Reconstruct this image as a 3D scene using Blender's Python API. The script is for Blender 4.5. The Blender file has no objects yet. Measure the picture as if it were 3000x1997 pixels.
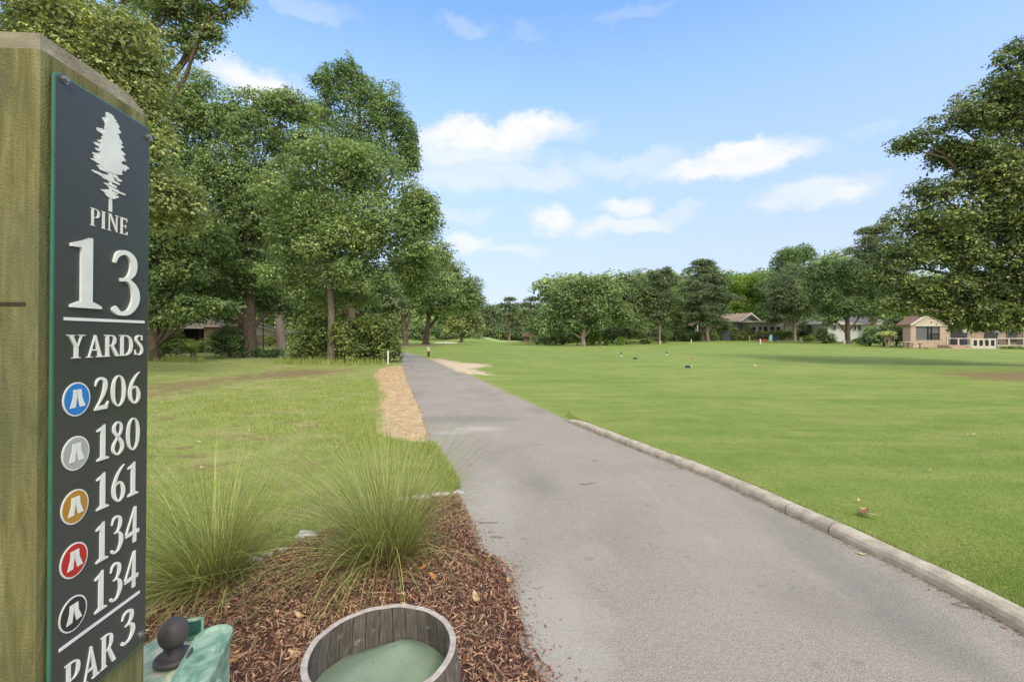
import bpy, math, random
import numpy as np
from mathutils import Vector
R = math.radians
S = bpy.context.scene
# ------------------------------------------------------------------ camera
F = 1333.33; HZ = 985.0; EYE = 1.55
cam_d = bpy.data.cameras.new("camera"); cam = bpy.data.objects.new("camera", cam_d)
S.collection.objects.link(cam); S.camera = cam
cam_d.lens = 16; cam_d.sensor_width = 36; cam_d.clip_start = .03; cam_d.clip_end = 3000
cam_d.shift_y = -0.0045
cam.location = (0, 0, EYE); cam.rotation_euler = (R(90), 0, 0)
# ------------------------------------------------------------------ light
SUN_EL, SUN_AZ = 44, 155        # azimuth clockwise from +Y: behind the camera, to the right
EXPOSURE = 0.93
S.view_settings.view_transform = 'Standard'; S.view_settings.look = 'None'
S.view_settings.exposure = EXPOSURE; S.view_settings.gamma = 1
sd = bpy.data.lights.new("sun", 'SUN'); sd.energy = 1.35; sd.angle = R(17); sd.color = (1, .92, .79)
sun = bpy.data.objects.new("sun", sd); S.collection.objects.link(sun)
sun.rotation_euler = (R(90 - SUN_EL), 0, -R(SUN_AZ) + math.pi)
# ------------------------------------------------------------------ node helpers
class NT:
    def __init__(s, tree): s.t = tree; s.n = tree.nodes; s.l = tree.links; s.n.clear()
    def add(s, typ, **kw):
        nd = s.n.new(typ); ins = kw.pop('ins', {})
        for k, v in kw.items(): setattr(nd, k, v)
        for k, v in ins.items():
            if hasattr(v, 'is_output') or isinstance(v, bpy.types.NodeSocket): s.l.new(v, nd.inputs[k])
            else: nd.inputs[k].default_value = v
        return nd
    def math(s, op, a, b=0.0, c=None, clamp=False):
        nd = s.add('ShaderNodeMath', operation=op, use_clamp=clamp, ins={0: a, 1: b})
        if c is not None: s.l.new(c, nd.inputs[2]) if isinstance(c, bpy.types.NodeSocket) else setattr(nd.inputs[2], 'default_value', c)
        return nd.outputs[0]
    def vmath(s, op, a, b=(0, 0, 0)):
        nd = s.add('ShaderNodeVectorMath', operation=op, ins={0: a, 1: b})
        return nd.outputs['Value'] if op in ('LENGTH', 'DOT_PRODUCT', 'DISTANCE') else nd.outputs[0]
    def mix(s, f, a, b, blend='MIX'):
        nd = s.add('ShaderNodeMix', data_type='RGBA', blend_type=blend)
        for i, v in ((0, f), (6, a), (7, b)):
            if isinstance(v, bpy.types.NodeSocket): s.l.new(v, nd.inputs[i])
            else: nd.inputs[i].default_value = v if i == 0 else (*v[:3], 1)
        return nd.outputs[2]
    def noise(s, vec, scale, detail=4, rough=.55, dist=0, out='Fac'):
        ins = {'Scale': scale, 'Detail': detail, 'Roughness': rough, 'Distortion': dist}
        if vec is not None: ins['Vector'] = vec
        return s.add('ShaderNodeTexNoise', ins=ins).outputs[out]
    def rng(s, v, a, b, c=0.0, d=1.0, smooth=True):
        return s.add('ShaderNodeMapRange', interpolation_type='SMOOTHSTEP' if smooth else 'LINEAR',
                     ins={0: v, 1: a, 2: b, 3: c, 4: d}).outputs[0]
    def ramp(s, f, stops):
        nd = s.add('ShaderNodeValToRGB', ins={0: f}); e = nd.color_ramp.elements
        while len(e) < len(stops): e.new(.5)
        for k, (p, c) in enumerate(stops): e[k].position = p; e[k].color = (*c[:3], 1)
        return nd.outputs[0]
    def scale(s, vec, v):
        return s.add('ShaderNodeMapping', ins={'Vector': vec, 'Scale': v}).outputs[0]
    def bump(s, h, strength, dist=.01, normal=None):
        ins = {'Height': h, 'Strength': strength, 'Distance': dist}
        if normal is not None: ins['Normal'] = normal
        return s.add('ShaderNodeBump', ins=ins).outputs[0]
# ------------------------------------------------------------------ sky
W = bpy.data.worlds.new("World"); S.world = W; W.use_nodes = True
w = NT(W.node_tree)
sky = w.add('ShaderNodeTexSky', sky_type='NISHITA', sun_disc=False, sun_elevation=R(SUN_EL),
            sun_rotation=R(SUN_AZ), altitude=0, air_density=1.0, dust_density=.6, ozone_density=1.6)
gen = w.add('ShaderNodeTexCoord').outputs['Generated']
sep = w.add('ShaderNodeSeparateXYZ', ins={0: gen})
az = w.math('ARCTAN2', sep.outputs[0], sep.outputs[1])
el = w.math('ARCSINE', sep.outputs[2])
ae = w.add('ShaderNodeCombineXYZ', ins={0: az, 1: el}).outputs[0]
wob = w.noise(w.scale(ae, (9, 14, 1)), 1.0, 6, .62, 0, 'Color')
wob = w.vmath('MULTIPLY', w.vmath('SUBTRACT', wob, (.5, .5, .5)), (.13, .10, 0))
aw = w.vmath('ADD', ae, wob)
def d2(px, py, k=1.2733):
    px *= k; py *= k; a = math.atan((px - 1500) / F)
    return a, math.atan((HZ - py) / F * math.cos(a))
acc = None
CL = [(1120, 320, 215, 36, 1), (1090, 296, 75, 30, 1), (1215, 300, 120, 34, 1), (1060, 345, 190, 44, .72), (1120, 405, 260, 42, .5), (1245, 412, 110, 28, .5),
      (600, 195, 105, 50, 1), (1690, 376, 215, 34, .95), (1700, 350, 90, 26, 1), (1440, 380, 170, 34, .4), (1860, 452, 170, 36, .6), (1935, 445, 75, 24, .8),
      (1275, 508, 62, 30, .95), (1440, 470, 52, 24, .85), (1440, 516, 120, 24, .7), (1560, 490, 70, 25, .3), (1080, 552, 52, 26, .85), (1180, 572, 80, 18, .45), (1060, 492, 90, 20, .3),
      (1065, 62, 55, 22, .22), (700, 5, 110, 26, .25), (1450, 25, 100, 18, .15), (2020, 290, 60, 16, .15), (1210, 75, 50, 14, .12)]
for cx, cy, rx, ry, st in CL:
    a, e = d2(cx, cy); a2, _ = d2(cx + rx, cy); _, e2 = d2(cx, cy - ry)
    v = w.vmath('MULTIPLY', w.vmath('SUBTRACT', aw, (a, e, 0)), (1 / abs(a2 - a), 1 / abs(e2 - e), 0))
    m = w.rng(w.vmath('LENGTH', v), 1.3, .4, 0, st)
    acc = m if acc is None else w.math('MAXIMUM', acc, m)
tex = w.noise(w.scale(ae, (16, 26, 1)), 1.0, 6, .6)
acc = w.math('MULTIPLY', acc, w.rng(tex, .2, .55, .72, 1))
# thin veil of humid air that whitens the sky low down and keeps it milky
veil = w.rng(el, .62, -.02, .03, .9, False)
sk = w.mix(1.0, sky.outputs[0], (1.66, 2.03, 2.5), 'MULTIPLY'); sk = w.mix(w.rng(el, 0, .55, .6, 0), sk, (0, 0, 0))
sk = w.mix(veil, sk, (4.9, 5.35, 6.4))
# bright clouds added out of view, overhead and behind the camera, to neutralise light
fill_clouds = w.math('MAXIMUM', w.rng(sep.outputs[1], .25, -.15), w.rng(sep.outputs[2], .70, .88))
fill_clouds = w.math('MULTIPLY', fill_clouds, w.rng(w.noise(gen, 2.6, 5, .6), .25, .5, .45, .95))
sk = w.mix(fill_clouds, sk, (8.6, 8.1, 7.3))
sk = w.mix(acc, sk, (6.1, 6.15, 6.35))
w.add('ShaderNodeOutputWorld', ins={0: w.add('ShaderNodeBackground', ins={0: sk, 1: .085}).outputs[0]})
# ------------------------------------------------------------------ object helpers
rs = np.random.RandomState(7); random.seed(7)
ORG = {}
def dsp(x, y): return x * 1.2733, y * 1.2733
def at(px, py, z): return Vector(((px - 1500) / F * z, z, EYE - (py - HZ) / F * z))
class MB:
    def __init__(s): s.v = []; s.l = []; s.n = []; s.t = []; s.m = []; s.c = 0
    def add(s, V, faces, t=None, m=0):
        V = np.asarray(V, float).reshape(-1, 3); s.v.append(V)
        if isinstance(faces, np.ndarray):
            s.l.append(faces.ravel() + s.c); s.n.append(np.full(len(faces), faces.shape[1])); k = len(faces)
        else:
            s.l.append(np.array([i for f in faces for i in f]) + s.c); s.n.append(np.array([len(f) for f in faces])); k = len(faces)
        s.m.append(np.full(k, m)); s.c += len(V)
        s.t.append(np.full(len(V), .5) if t is None else np.broadcast_to(np.asarray(t, float), (len(V),)))
        return s
    def quads(s, Q, t=None, m=0):      # Q (N,4,3)
        n = len(Q); t = None if t is None else np.repeat(t, 4)
        return s.add(Q.reshape(-1, 3), np.arange(4 * n).reshape(n, 4), t, m)
    def box(s, x0, x1, y0, y1, z0, z1, m=0, t=None):
        V = [(x, y, z) for z in (z0, z1) for y in (y0, y1) for x in (x0, x1)]
        return s.add(V, [(0, 2, 3, 1), (4, 5, 7, 6), (0, 1, 5, 4), (2, 6, 7, 3), (0, 4, 6, 2), (1, 3, 7, 5)], t, m)
    def prism(s, pts, y0, y1, m=0):    # outline in XZ, extruded along Y
        n = len(pts); V = [(x, y0, z) for x, z in pts] + [(x, y1, z) for x, z in pts]
        return s.add(V, [tuple(range(n)), tuple(range(2 * n - 1, n - 1, -1))] + [(i, i + n, (i + 1) % n + n, (i + 1) % n) for i in range(n)], None, m)
    def tube(s, P, rad, n=8, t=None, m=0, cap=True, wob=0):
        P = np.asarray(P, float); k = len(P); rad = np.broadcast_to(np.asarray(rad, float), (k,))
        T = np.gradient(P, axis=0); T /= np.linalg.norm(T, axis=1)[:, None] + 1e-9
        up = np.array([0, 0, 1.]) if abs(T[0, 2]) < .9 else np.array([1., 0, 0])
        V = []
        a = np.arange(n) * 2 * math.pi / n
        for i in range(k):
            u = np.cross(up, T[i]); u /= np.linalg.norm(u) + 1e-9; v = np.cross(T[i], u); up = v if False else up
            r = rad[i] * (1 + (wob * rs.uniform(-1, 1, n) if wob else 0))
            V.append(P[i] + (np.cos(a) * r)[:, None] * u + (np.sin(a) * r)[:, None] * v)
        V = np.concatenate(V); i = np.arange(n); j = (i + 1) % n
        Fq = np.concatenate([np.stack([q * n + i, q * n + j, (q + 1) * n + j, (q + 1) * n + i], 1) for q in range(k - 1)])
        s.add(V, Fq, t, m)
        if cap:
            s.l.append(np.arange(n)[::-1] + s.c - k * n); s.l.append(np.arange(n) + s.c - n)
            s.n.append(np.array([n, n])); s.m.append(np.array([m, m]))
        return s
    def lathe(s, prof, n=32, c=(0, 0, 0), m=0, close=False, sx=1, sy=1):
        a = np.arange(n) * 2 * math.pi / n; V = []
        for r, z in prof: V.append(np.stack([c[0] + np.cos(a) * r * sx, c[1] + np.sin(a) * r * sy, np.full(n, c[2] + z)], 1))
        k = len(prof); i = np.arange(n); j = (i + 1) % n
        Fq = np.concatenate([np.stack([q * n + i, q * n + j, (q + 1) * n + j, (q + 1) * n + i], 1) for q in range(k - 1)])
        s.add(np.concatenate(V), Fq, None, m)
        if not close:
            s.l.append(np.arange(n)[::-1] + s.c - k * n); s.l.append(np.arange(n) + s.c - n); s.n.append(np.array([n, n])); s.m.append(np.array([m, m]))
        return s
    def xf(s, rot=0, loc=(0, 0, 0), start=0):
        c, q = math.cos(rot), math.sin(rot)
        for i in range(start, len(s.v)):
            V = s.v[i]; s.v[i] = np.stack([V[:, 0] * c - V[:, 1] * q + loc[0], V[:, 0] * q + V[:, 1] * c + loc[1], V[:, 2] + loc[2]], 1)
        return s
def tag(o, label=None, cat=None, group=None, kind=None):
    for k, v in (('label', label), ('category', cat), ('group', group), ('kind', kind)):
        if v: o[k] = v
    return o
def thing(name, label, cat, loc, group=None):
    o = bpy.data.objects.new(name, None); S.collection.objects.link(o); o.location = loc; o.empty_display_size = .1
    ORG[o.name] = np.array(loc, float); return tag(o, label, cat, group)
def obj(name, mb, mats, parent=None, label=None, cat=None, group=None, kind=None, smooth=False, bevel=0, zero=False, sub=0):
    V = np.concatenate(mb.v); L = np.concatenate(mb.l); N = np.concatenate(mb.n); M = np.concatenate(mb.m); T = np.concatenate(mb.t)
    if parent is not None: o0 = ORG[parent.name]
    elif zero: o0 = np.zeros(3)
    else: o0 = np.array([(V[:, 0].min() + V[:, 0].max()) / 2, (V[:, 1].min() + V[:, 1].max()) / 2, V[:, 2].min()])
    me = bpy.data.meshes.new(name)
    me.vertices.add(len(V)); me.vertices.foreach_set('co', (V - o0).astype(np.float32).ravel())
    me.loops.add(len(L)); me.loops.foreach_set('vertex_index', L.astype(np.int32))
    me.polygons.add(len(N)); me.polygons.foreach_set('loop_start', (np.cumsum(N) - N).astype(np.int32))
    me.polygons.foreach_set('loop_total', N.astype(np.int32)); me.polygons.foreach_set('material_index', M.astype(np.int32))
    me.polygons.foreach_set('use_smooth', np.full(len(N), smooth))
    at_ = me.attributes.new('t', 'FLOAT', 'POINT'); at_.data.foreach_set('value', T.astype(np.float32))
    me.update(calc_edges=True)
    for m in (mats if isinstance(mats, (list, tuple)) else [mats]): me.materials.append(m)
    o = bpy.data.objects.new(name, me); S.collection.objects.link(o)
    if parent is not None: o.parent = parent
    else: o.location = o0
    ORG[o.name] = o0
    if bevel:
        b = o.modifiers.new('bevel', 'BEVEL'); b.width = bevel; b.segments = 2; b.limit_method = 'ANGLE'
    if sub:
        b = o.modifiers.new('sub', 'SUBSURF'); b.levels = sub; b.render_levels = sub
    return tag(o, label, cat, group, kind)
def copy_tree(o, parent=None, loc=None):
    c = o.copy(); S.collection.objects.link(c); c.parent = parent
    if loc is not None: c.location = loc
    for ch in [q for q in S.objects if q.parent == o]: copy_tree(ch, c)
    return c
# ------------------------------------------------------------------ materials
def newmat(name):
    m = bpy.data.materials.new(name); m.use_nodes = True; return m, NT(m.node_tree)
def plain(name, c1, c2=None, scale=8, rough=.6, bump=0, stretch=(1, 1, 1), spec=.4, metal=0, lo=.3, hi=.7, bscale=None, detail=5):
    m, n = newmat(name); v = n.scale(n.add('ShaderNodeTexCoord').outputs['Object'], stretch)
    f = n.noise(v, scale, detail, .6); c2 = c2 or tuple(x * .8 for x in c1)
    ins = {'Base Color': n.mix(n.rng(f, lo, hi), c1, c2), 'Roughness': rough, 'Specular IOR Level': spec, 'Metallic': metal}
    if bump: ins['Normal'] = n.bump(n.noise(v, bscale or scale * 3, 6, .6), bump, .01)
    n.add('ShaderNodeOutputMaterial', ins={0: n.add('ShaderNodeBsdfPrincipled', ins=ins).outputs[0]}); return m
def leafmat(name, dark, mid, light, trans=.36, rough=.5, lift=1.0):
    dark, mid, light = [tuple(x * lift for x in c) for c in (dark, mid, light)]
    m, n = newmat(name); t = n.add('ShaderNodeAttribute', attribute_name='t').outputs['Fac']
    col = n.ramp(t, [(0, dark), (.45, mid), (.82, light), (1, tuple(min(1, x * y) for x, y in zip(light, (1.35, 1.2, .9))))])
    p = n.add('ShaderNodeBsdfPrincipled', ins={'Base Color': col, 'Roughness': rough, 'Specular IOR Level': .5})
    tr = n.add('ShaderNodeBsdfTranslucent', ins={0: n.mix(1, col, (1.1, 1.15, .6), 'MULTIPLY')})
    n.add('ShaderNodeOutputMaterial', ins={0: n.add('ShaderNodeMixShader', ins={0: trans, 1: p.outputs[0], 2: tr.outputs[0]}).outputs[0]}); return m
L_OLIVE = leafmat('oak_leaves', (.08, .125, .05), (.225, .325, .135), (.50, .61, .28))
L_YEL = leafmat('sweetgum_leaves', (.09, .125, .045), (.29, .35, .14), (.60, .64, .30))
L_GREEN = leafmat('green_leaves', (.06, .105, .045), (.17, .27, .11), (.36, .49, .21))
L_DARK = leafmat('dark_leaves', (.065, .105, .045), (.18, .255, .11), (.42, .50, .23))
L_PINE = leafmat('pine_needles', (.055, .09, .05), (.16, .22, .12), (.34, .42, .22))
L_LIME = leafmat('bright_shrub_leaves', (.07, .14, .02), (.22, .36, .06), (.42, .55, .12))
L_HEDGE = leafmat('hedge_leaves', (.055, .09, .03), (.18, .255, .08), (.44, .50, .17))
L_RIGHT = leafmat('magnolia_leaves', (.035, .06, .025), (.105, .16, .052), (.40, .44, .16), .3, .35, 1.15)
L_PALM = leafmat('palm_fronds', (.035, .06, .025), (.11, .19, .05), (.25, .35, .1))
BARK = plain('bark', (.16, .125, .095), (.075, .058, .045), 5, .9, 1.0, (3, 3, .6), .2, bscale=9)
BARK_P = plain('pale_bark', (.34, .29, .25), (.17, .13, .11), 6, .9, .9, (2.5, 2.5, .7), .2, bscale=10)
BARK_PINE = plain('pine_bark', (.3, .22, .18), (.14, .1, .085), 6, .9, .9, (2, 2, .9), .2)
# ------------------------------------------------------------------ terrain
def sm(x): x = np.clip(x, 0, 1); return x * x * (3 - 2 * x)
def P2(px, py): z = EYE * F / (py - HZ); return ((px - 1500) / F * z, z)
KERB = [P2(1650, 1230), P2(1834, 1306), P2(2080, 1403), P2(2299, 1505), P2(2428, 1566), P2(2720, 1709), P2(3000, 1860), (2.62, 1.5), (2.5, .5), (2.3, -1), (2.1, -2)]
KERB = sorted(KERB, key=lambda p: p[1]); KY = np.array([p[1] for p in KERB]); KX = np.array([p[0] for p in KERB])
def kx(y): return np.interp(y, KY, KX)
LEFT = sorted([(1., -3), (.5, 0), (.28, 1.5), P2(1587, 1979), P2(1520, 1862), P2(1505, 1760), P2(1475, 1658), P2(1414, 1618), P2(1347, 1455), P2(1337, 1404), P2(1300, 1345), P2(1261, 1287), P2(1235, 1200),
        P2(1213.6, 1158.7), P2(1196, 1120.5), P2(1183, 1082), P2(1178, 1070), P2(1175, 1045), (-14, 48), (-16.5, 58), (-20.5, 72), (-23.5, 92)], key=lambda p: p[1])
RIGHT = sorted([(2.1, -3), (2.3, -1), (2.5, .5), (2.62, 1.5), P2(3000, 1860), P2(2720, 1709), P2(2428, 1566), P2(2299, 1505), P2(2080, 1403), P2(1834, 1306), P2(1650, 1226), P2(1528, 1171), P2(1413, 1101), P2(1334.5, 1088), P2(1301, 1070),
         P2(1271.6, 1059.2), P2(1222, 1041), (-11.8, 48), (-14.4, 58), (-18.3, 72), (-21.2, 92)], key=lambda p: p[1])
LEFT = np.array(LEFT); RIGHT = np.array(RIGHT)
RIGHT[:, 0] = np.where((RIGHT[:, 1] > 16) & (RIGHT[:, 1] < 19), -1.55, RIGHT[:, 0])
def lx(y): return np.interp(y, LEFT[:, 1], LEFT[:, 0])
def rx_(y): return np.interp(y, RIGHT[:, 1], RIGHT[:, 0])
def g(x, y, cx, cy, sx, sy): return np.exp(-((x - cx) / sx) ** 2 - ((y - cy) / sy) ** 2)
def tz(x, y):
    x = np.asarray(x, float); y = np.asarray(y, float)
    z = .062 * sm((x - kx(y) - .03) / .1) * (1 - sm((y - 6.6) / 2.4)) * (y > -5)
    off = np.maximum(lx(y) - x, x - rx_(y)); away = sm((off - .3) / 3) * sm((y + 2) / 6)
    z = z + away * (.03 * np.sin(x * .7 + 1.3) * np.sin(y * .45 + .4) + .02 * np.sin(x * .23 - y * .31))
    z = z - 1.2 * sm((y - 72) / 55) * sm((22 - x) / 14) * sm((x + 11) / 8)      # fairway dips before the green
    z = z + .75 * g(x, y, 55, 98, 32, 26)                                          # rise towards the blue house
    z = z + 1.35 * g(x, y, -6, 168, 19, 15) + .75 * g(x, y, -14, 150, 7, 7) + .65 * g(x, y, 4, 152, 8, 7) + .25 * g(x, y, -20, 160, 8, 8)
    z = z + .7 * g(x, y, -26, 112, 5, 6) - .25 * g(x, y, -15.5, 108, 3.5, 2.2)
    z = z + .12 * sm((y - 8) / 20) * g(x, y, 12, 33, 9, 7)
    return z
def tzf(x, y): return float(tz(x, y))
def grid(a, b, s): return np.arange(a, b - 1e-6, s)
xs = np.concatenate([grid(-420, -60, 20), grid(-60, -20, 2), grid(-20, -8, .5), grid(-8, .6, .1), grid(.6, 3.4, .05), grid(3.4, 12, .2), grid(12, 40, .6), grid(40, 90, 2), grid(90, 500, 20)])
ys = np.concatenate([grid(-30, -2, 4), grid(-2, 12, .1), grid(12, 26, .25), grid(26, 60, .6), grid(60, 200, 2), grid(200, 1400, 60)])
GX, GY = np.meshgrid(xs, ys); gx, gy = GX.ravel(), GY.ravel()
def sdist(poly, x, y):             # signed distance, negative inside
    P = np.array(poly); Q = np.roll(P, -1, 0); d = np.full(x.shape, 1e9); ins = np.zeros(x.shape, bool)
    for (ax, ay), (bx, by) in zip(P, Q):
        ex, ey = bx - ax, by - ay; t = np.clip(((x - ax) * ex + (y - ay) * ey) / (ex * ex + ey * ey + 1e-12), 0, 1)
        d = np.minimum(d, np.hypot(x - ax - t * ex, y - ay - t * ey))
        c = ((ay > y) != (by > y)) & (x < (bx - ax) * (y - ay) / (by - ay + 1e-12) + ax); ins ^= c
    return np.where(ins, -d, d)
SANDL = [P2(1125, 1075), P2(1112, 1082), P2(1095, 1105), P2(1112, 1112), P2(1110, 1136), P2(1128, 1152), P2(1116, 1193), P2(1118, 1232), P2(1122, 1268), P2(1180, 1285), P2(1262, 1299), P2(1262, 1280), P2(1240, 1200), P2(1216, 1158), P2(1200, 1120), P2(1186, 1082), P2(1178, 1070)]
SANDR = [P2(1250, 1049), P2(1290, 1050), P2(1320, 1056), P2(1345, 1059), P2(1340, 1062), P2(1430, 1066), P2(1432, 1073), P2(1400, 1076), P2(1385, 1080), P2(1400, 1086), P2(1430, 1091), P2(1440, 1099), P2(1400, 1098), P2(1334, 1089), P2(1301, 1071), P2(1271, 1060)]
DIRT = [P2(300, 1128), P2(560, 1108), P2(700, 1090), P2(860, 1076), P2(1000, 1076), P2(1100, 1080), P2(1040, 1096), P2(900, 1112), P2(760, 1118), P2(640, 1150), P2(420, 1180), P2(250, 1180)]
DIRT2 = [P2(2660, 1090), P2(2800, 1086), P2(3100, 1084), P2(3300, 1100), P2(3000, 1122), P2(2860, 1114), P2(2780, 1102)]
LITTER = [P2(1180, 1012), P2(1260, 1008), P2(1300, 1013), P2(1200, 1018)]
BEDP = [(.42, .2), (.35, 1.5), (.24, 2.0), (.12, 2.3), (.08, 2.62), (.03, 3.0), (-.19, 3.28), (-.3, 3.7), (-.45, 4.2), (-.52, 4.46), (-1.0, 4.2), (-1.3, 3.85), (-1.59, 3.5), (-1.79, 3.12), (-2.2, 2.7), (-3, 2.2), (-3.2, .2)]
BUNK = [P2(1272, 1003), P2(1336, 1003), P2(1334, 1006), P2(1275, 1007)]
def soft(poly, wd, x=gx, y=gy): return np.clip(.5 - sdist(poly, x, y) / wd / 2, 0, 1)
sand = np.maximum(soft(SANDL, .3), soft(SANDR, 1.1))
for cx, cy, sx, sy, k in [(*P2(1235, 1040), 1.6, .5, .75), (*P2(1310, 1048), 2.4, .45, .7), (*P2(1335, 1035), 2.2, .6, .6), (*P2(1255, 1052), 1.2, .5, .6), (*P2(1420, 1112), 1.2, .15, .5), (*P2(1100, 1050), .1, .1, .1)]:
    sand = np.maximum(sand, k * g(gx, gy, cx, cy, sx, sy))
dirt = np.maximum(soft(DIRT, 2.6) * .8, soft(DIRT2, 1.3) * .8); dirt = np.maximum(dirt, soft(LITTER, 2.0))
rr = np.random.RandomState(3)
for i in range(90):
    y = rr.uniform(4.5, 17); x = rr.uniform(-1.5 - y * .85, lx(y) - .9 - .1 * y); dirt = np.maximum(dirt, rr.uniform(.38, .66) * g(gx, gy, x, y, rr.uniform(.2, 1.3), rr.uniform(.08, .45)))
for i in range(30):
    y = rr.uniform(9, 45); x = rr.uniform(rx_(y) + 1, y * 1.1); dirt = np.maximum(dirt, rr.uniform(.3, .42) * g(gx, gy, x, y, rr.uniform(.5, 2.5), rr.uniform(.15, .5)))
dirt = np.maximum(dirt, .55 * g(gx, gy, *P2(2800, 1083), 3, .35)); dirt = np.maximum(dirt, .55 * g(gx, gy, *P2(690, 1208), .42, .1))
fair = sm((gx - rx_(gy) + .1) / .5)                                # mown fairway to the right of the path
fair = np.maximum(fair, sm((gy - 70) / 10) * sm((gx + 40) / 10))
green = np.clip(1.2 - np.hypot((gx + 5) / 16, (gy - 165) / 12), 0, 1) * 3
for mm in (sand, dirt, fair, green): np.clip(mm, 0, 1, out=mm)
nx, ny = len(xs), len(ys)
i = np.arange(nx - 1); j = np.arange(ny - 1); II, JJ = np.meshgrid(i, j); b = (JJ * nx + II).ravel()
mb = MB().add(np.stack([gx, gy, tz(gx, gy)], 1), np.stack([b, b + 1, b + nx + 1, b + nx], 1))
m, n = newmat('turf')
pos = n.add('ShaderNodeTexCoord').outputs['Object']
def A(nm): return n.add('ShaderNodeAttribute', attribute_name=nm).outputs['Fac']
big = n.noise(pos, .22, 4, .6); med = n.noise(pos, 1.6, 5, .65); fine = n.noise(n.scale(pos, (1, 1, 1)), 34, 5, .75); mow = n.noise(n.scale(pos, (.35, 1.6, 1)), 1.1, 4, .6)
speck = n.noise(pos, 150, 3, .7)
fcol = n.ramp(n.math('ADD', n.math('MULTIPLY', big, .45), n.math('MULTIPLY', med, .55)), [(.32, (.14, .22, .045)), (.5, (.20, .28, .065)), (.68, (.28, .32, .095))])
fcol = n.mix(n.rng(mow, .42, .68, 0, .6), fcol, (.31, .335, .12)); fcol = n.mix(n.rng(n.noise(n.scale(pos, (.25, 1, 1)), .5, 3, .5), .5, .7, 0, .5), fcol, (.125, .215, .045))
lcol = n.mix(n.rng(n.noise(pos, .9, 5, .65), .48, .66, 0, .6), n.ramp(n.math('ADD', n.math('MULTIPLY', med, .6), n.math('MULTIPLY', fine, .4)), [(.3, (.17, .20, .05)), (.5, (.255, .315, .09)), (.7, (.39, .36, .18))]), (.42, .34, .2))
col = n.mix(A('fair'), lcol, fcol)
col = n.mix(A('green'), col, (.33, .44, .19))
col = n.mix(1, col, n.ramp(n.math('ADD', n.math('MULTIPLY', fine, .6), n.math('MULTIPLY', speck, .4)), [(.3, (.66, .68, .62)), (.5, (1, 1, 1)), (.7, (1.28, 1.25, 1.2))]), 'MULTIPLY')
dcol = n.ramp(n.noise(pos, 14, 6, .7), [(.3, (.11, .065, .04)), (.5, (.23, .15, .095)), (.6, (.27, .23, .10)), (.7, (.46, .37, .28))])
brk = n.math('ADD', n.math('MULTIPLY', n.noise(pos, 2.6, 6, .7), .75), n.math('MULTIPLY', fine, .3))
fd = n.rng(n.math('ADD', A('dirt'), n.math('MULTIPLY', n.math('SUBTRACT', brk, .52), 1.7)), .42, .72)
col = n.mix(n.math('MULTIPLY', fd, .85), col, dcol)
scol = n.ramp(n.math('ADD', n.math('MULTIPLY', n.noise(pos, 5, 6, .7), .6), n.math('MULTIPLY', speck, .4)), [(.32, (.30, .20, .11)), (.5, (.52, .39, .24)), (.66, (.70, .57, .41))])
scol = n.mix(A('paleness'), scol, (.60, .51, .39))
fs = n.rng(n.math('ADD', A('sand'), n.math('MULTIPLY', n.math('SUBTRACT', brk, .52), 1.5)), .42, .64)
col = n.mix(fs, col, scol)
hgt = n.math('ADD', fine, n.math('MULTIPLY', speck, .6))
n.add('ShaderNodeOutputMaterial', ins={0: n.add('ShaderNodeBsdfPrincipled', ins={'Base Color': col, 'Roughness': .9, 'Specular IOR Level': .12, 'Normal': n.bump(hgt, .7, .02)}).outputs[0]})
TURF = m
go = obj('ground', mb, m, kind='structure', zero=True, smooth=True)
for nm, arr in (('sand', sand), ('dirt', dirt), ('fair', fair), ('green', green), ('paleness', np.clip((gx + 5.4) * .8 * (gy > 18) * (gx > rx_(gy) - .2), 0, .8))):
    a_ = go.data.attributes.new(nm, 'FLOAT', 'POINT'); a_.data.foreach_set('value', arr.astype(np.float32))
# ------------------------------------------------------------------ path
m, n = newmat('asphalt'); pos = n.add('ShaderNodeTexCoord').outputs['Object']
a1 = n.noise(pos, .9, 5, .6); a2 = n.noise(pos, 130, 4, .8); vor = n.add('ShaderNodeTexVoronoi', ins={'Vector': pos, 'Scale': 120}).outputs['Distance']
a3 = n.noise(n.scale(pos, (1, .55, 1)), .55, 3, .5)
c = n.ramp(a2, [(.3, (.10, .092, .082)), (.5, (.258, .240, .212)), (.66, (.48, .45, .395))])
c = n.mix(n.rng(n.noise(pos, 48, 3, .8), .40, .62, 0, .38), c, (.40, .38, .34)); c = n.mix(n.rng(n.noise(pos, 30, 3, .8), .56, .72, 0, .4), c, (.13, .12, .11)); c = n.mix(n.rng(a1, .35, .7, 0, .45), c, (.36, .33, .295))
c = n.mix(n.rng(a3, .52, .68, 0, .5), c, (.165, .155, .14))
c = n.mix(n.rng(n.add('ShaderNodeTexVoronoi', ins={'Vector': pos, 'Scale': 38}).outputs['Distance'], .1, .045, 0, .75), c, (.62, .6, .57))
cv = n.add('ShaderNodeTexVoronoi', feature='DISTANCE_TO_EDGE', ins={'Vector': n.vmath('ADD', pos, n.vmath('MULTIPLY', n.noise(pos, 2.5, 6, .7, 0, 'Color'), (.7, .7, 0))), 'Scale': .42}).outputs['Distance']
c = n.mix(n.math('MULTIPLY', n.rng(cv, .0035, .0008), n.rng(n.noise(pos, .6, 2), .5, .6, 0, .7)), c, (.07, .065, .06))
c = n.mix(n.rng(n.noise(n.scale(pos, (1, .4, 1)), 2.4, 5, .65), .56, .7, 0, .3), c, (.42, .39, .35)); c = n.mix(n.rng(n.noise(pos, 4.5, 3, .5), .66, .72, 0, .3), c, (.16, .15, .14))
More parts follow.
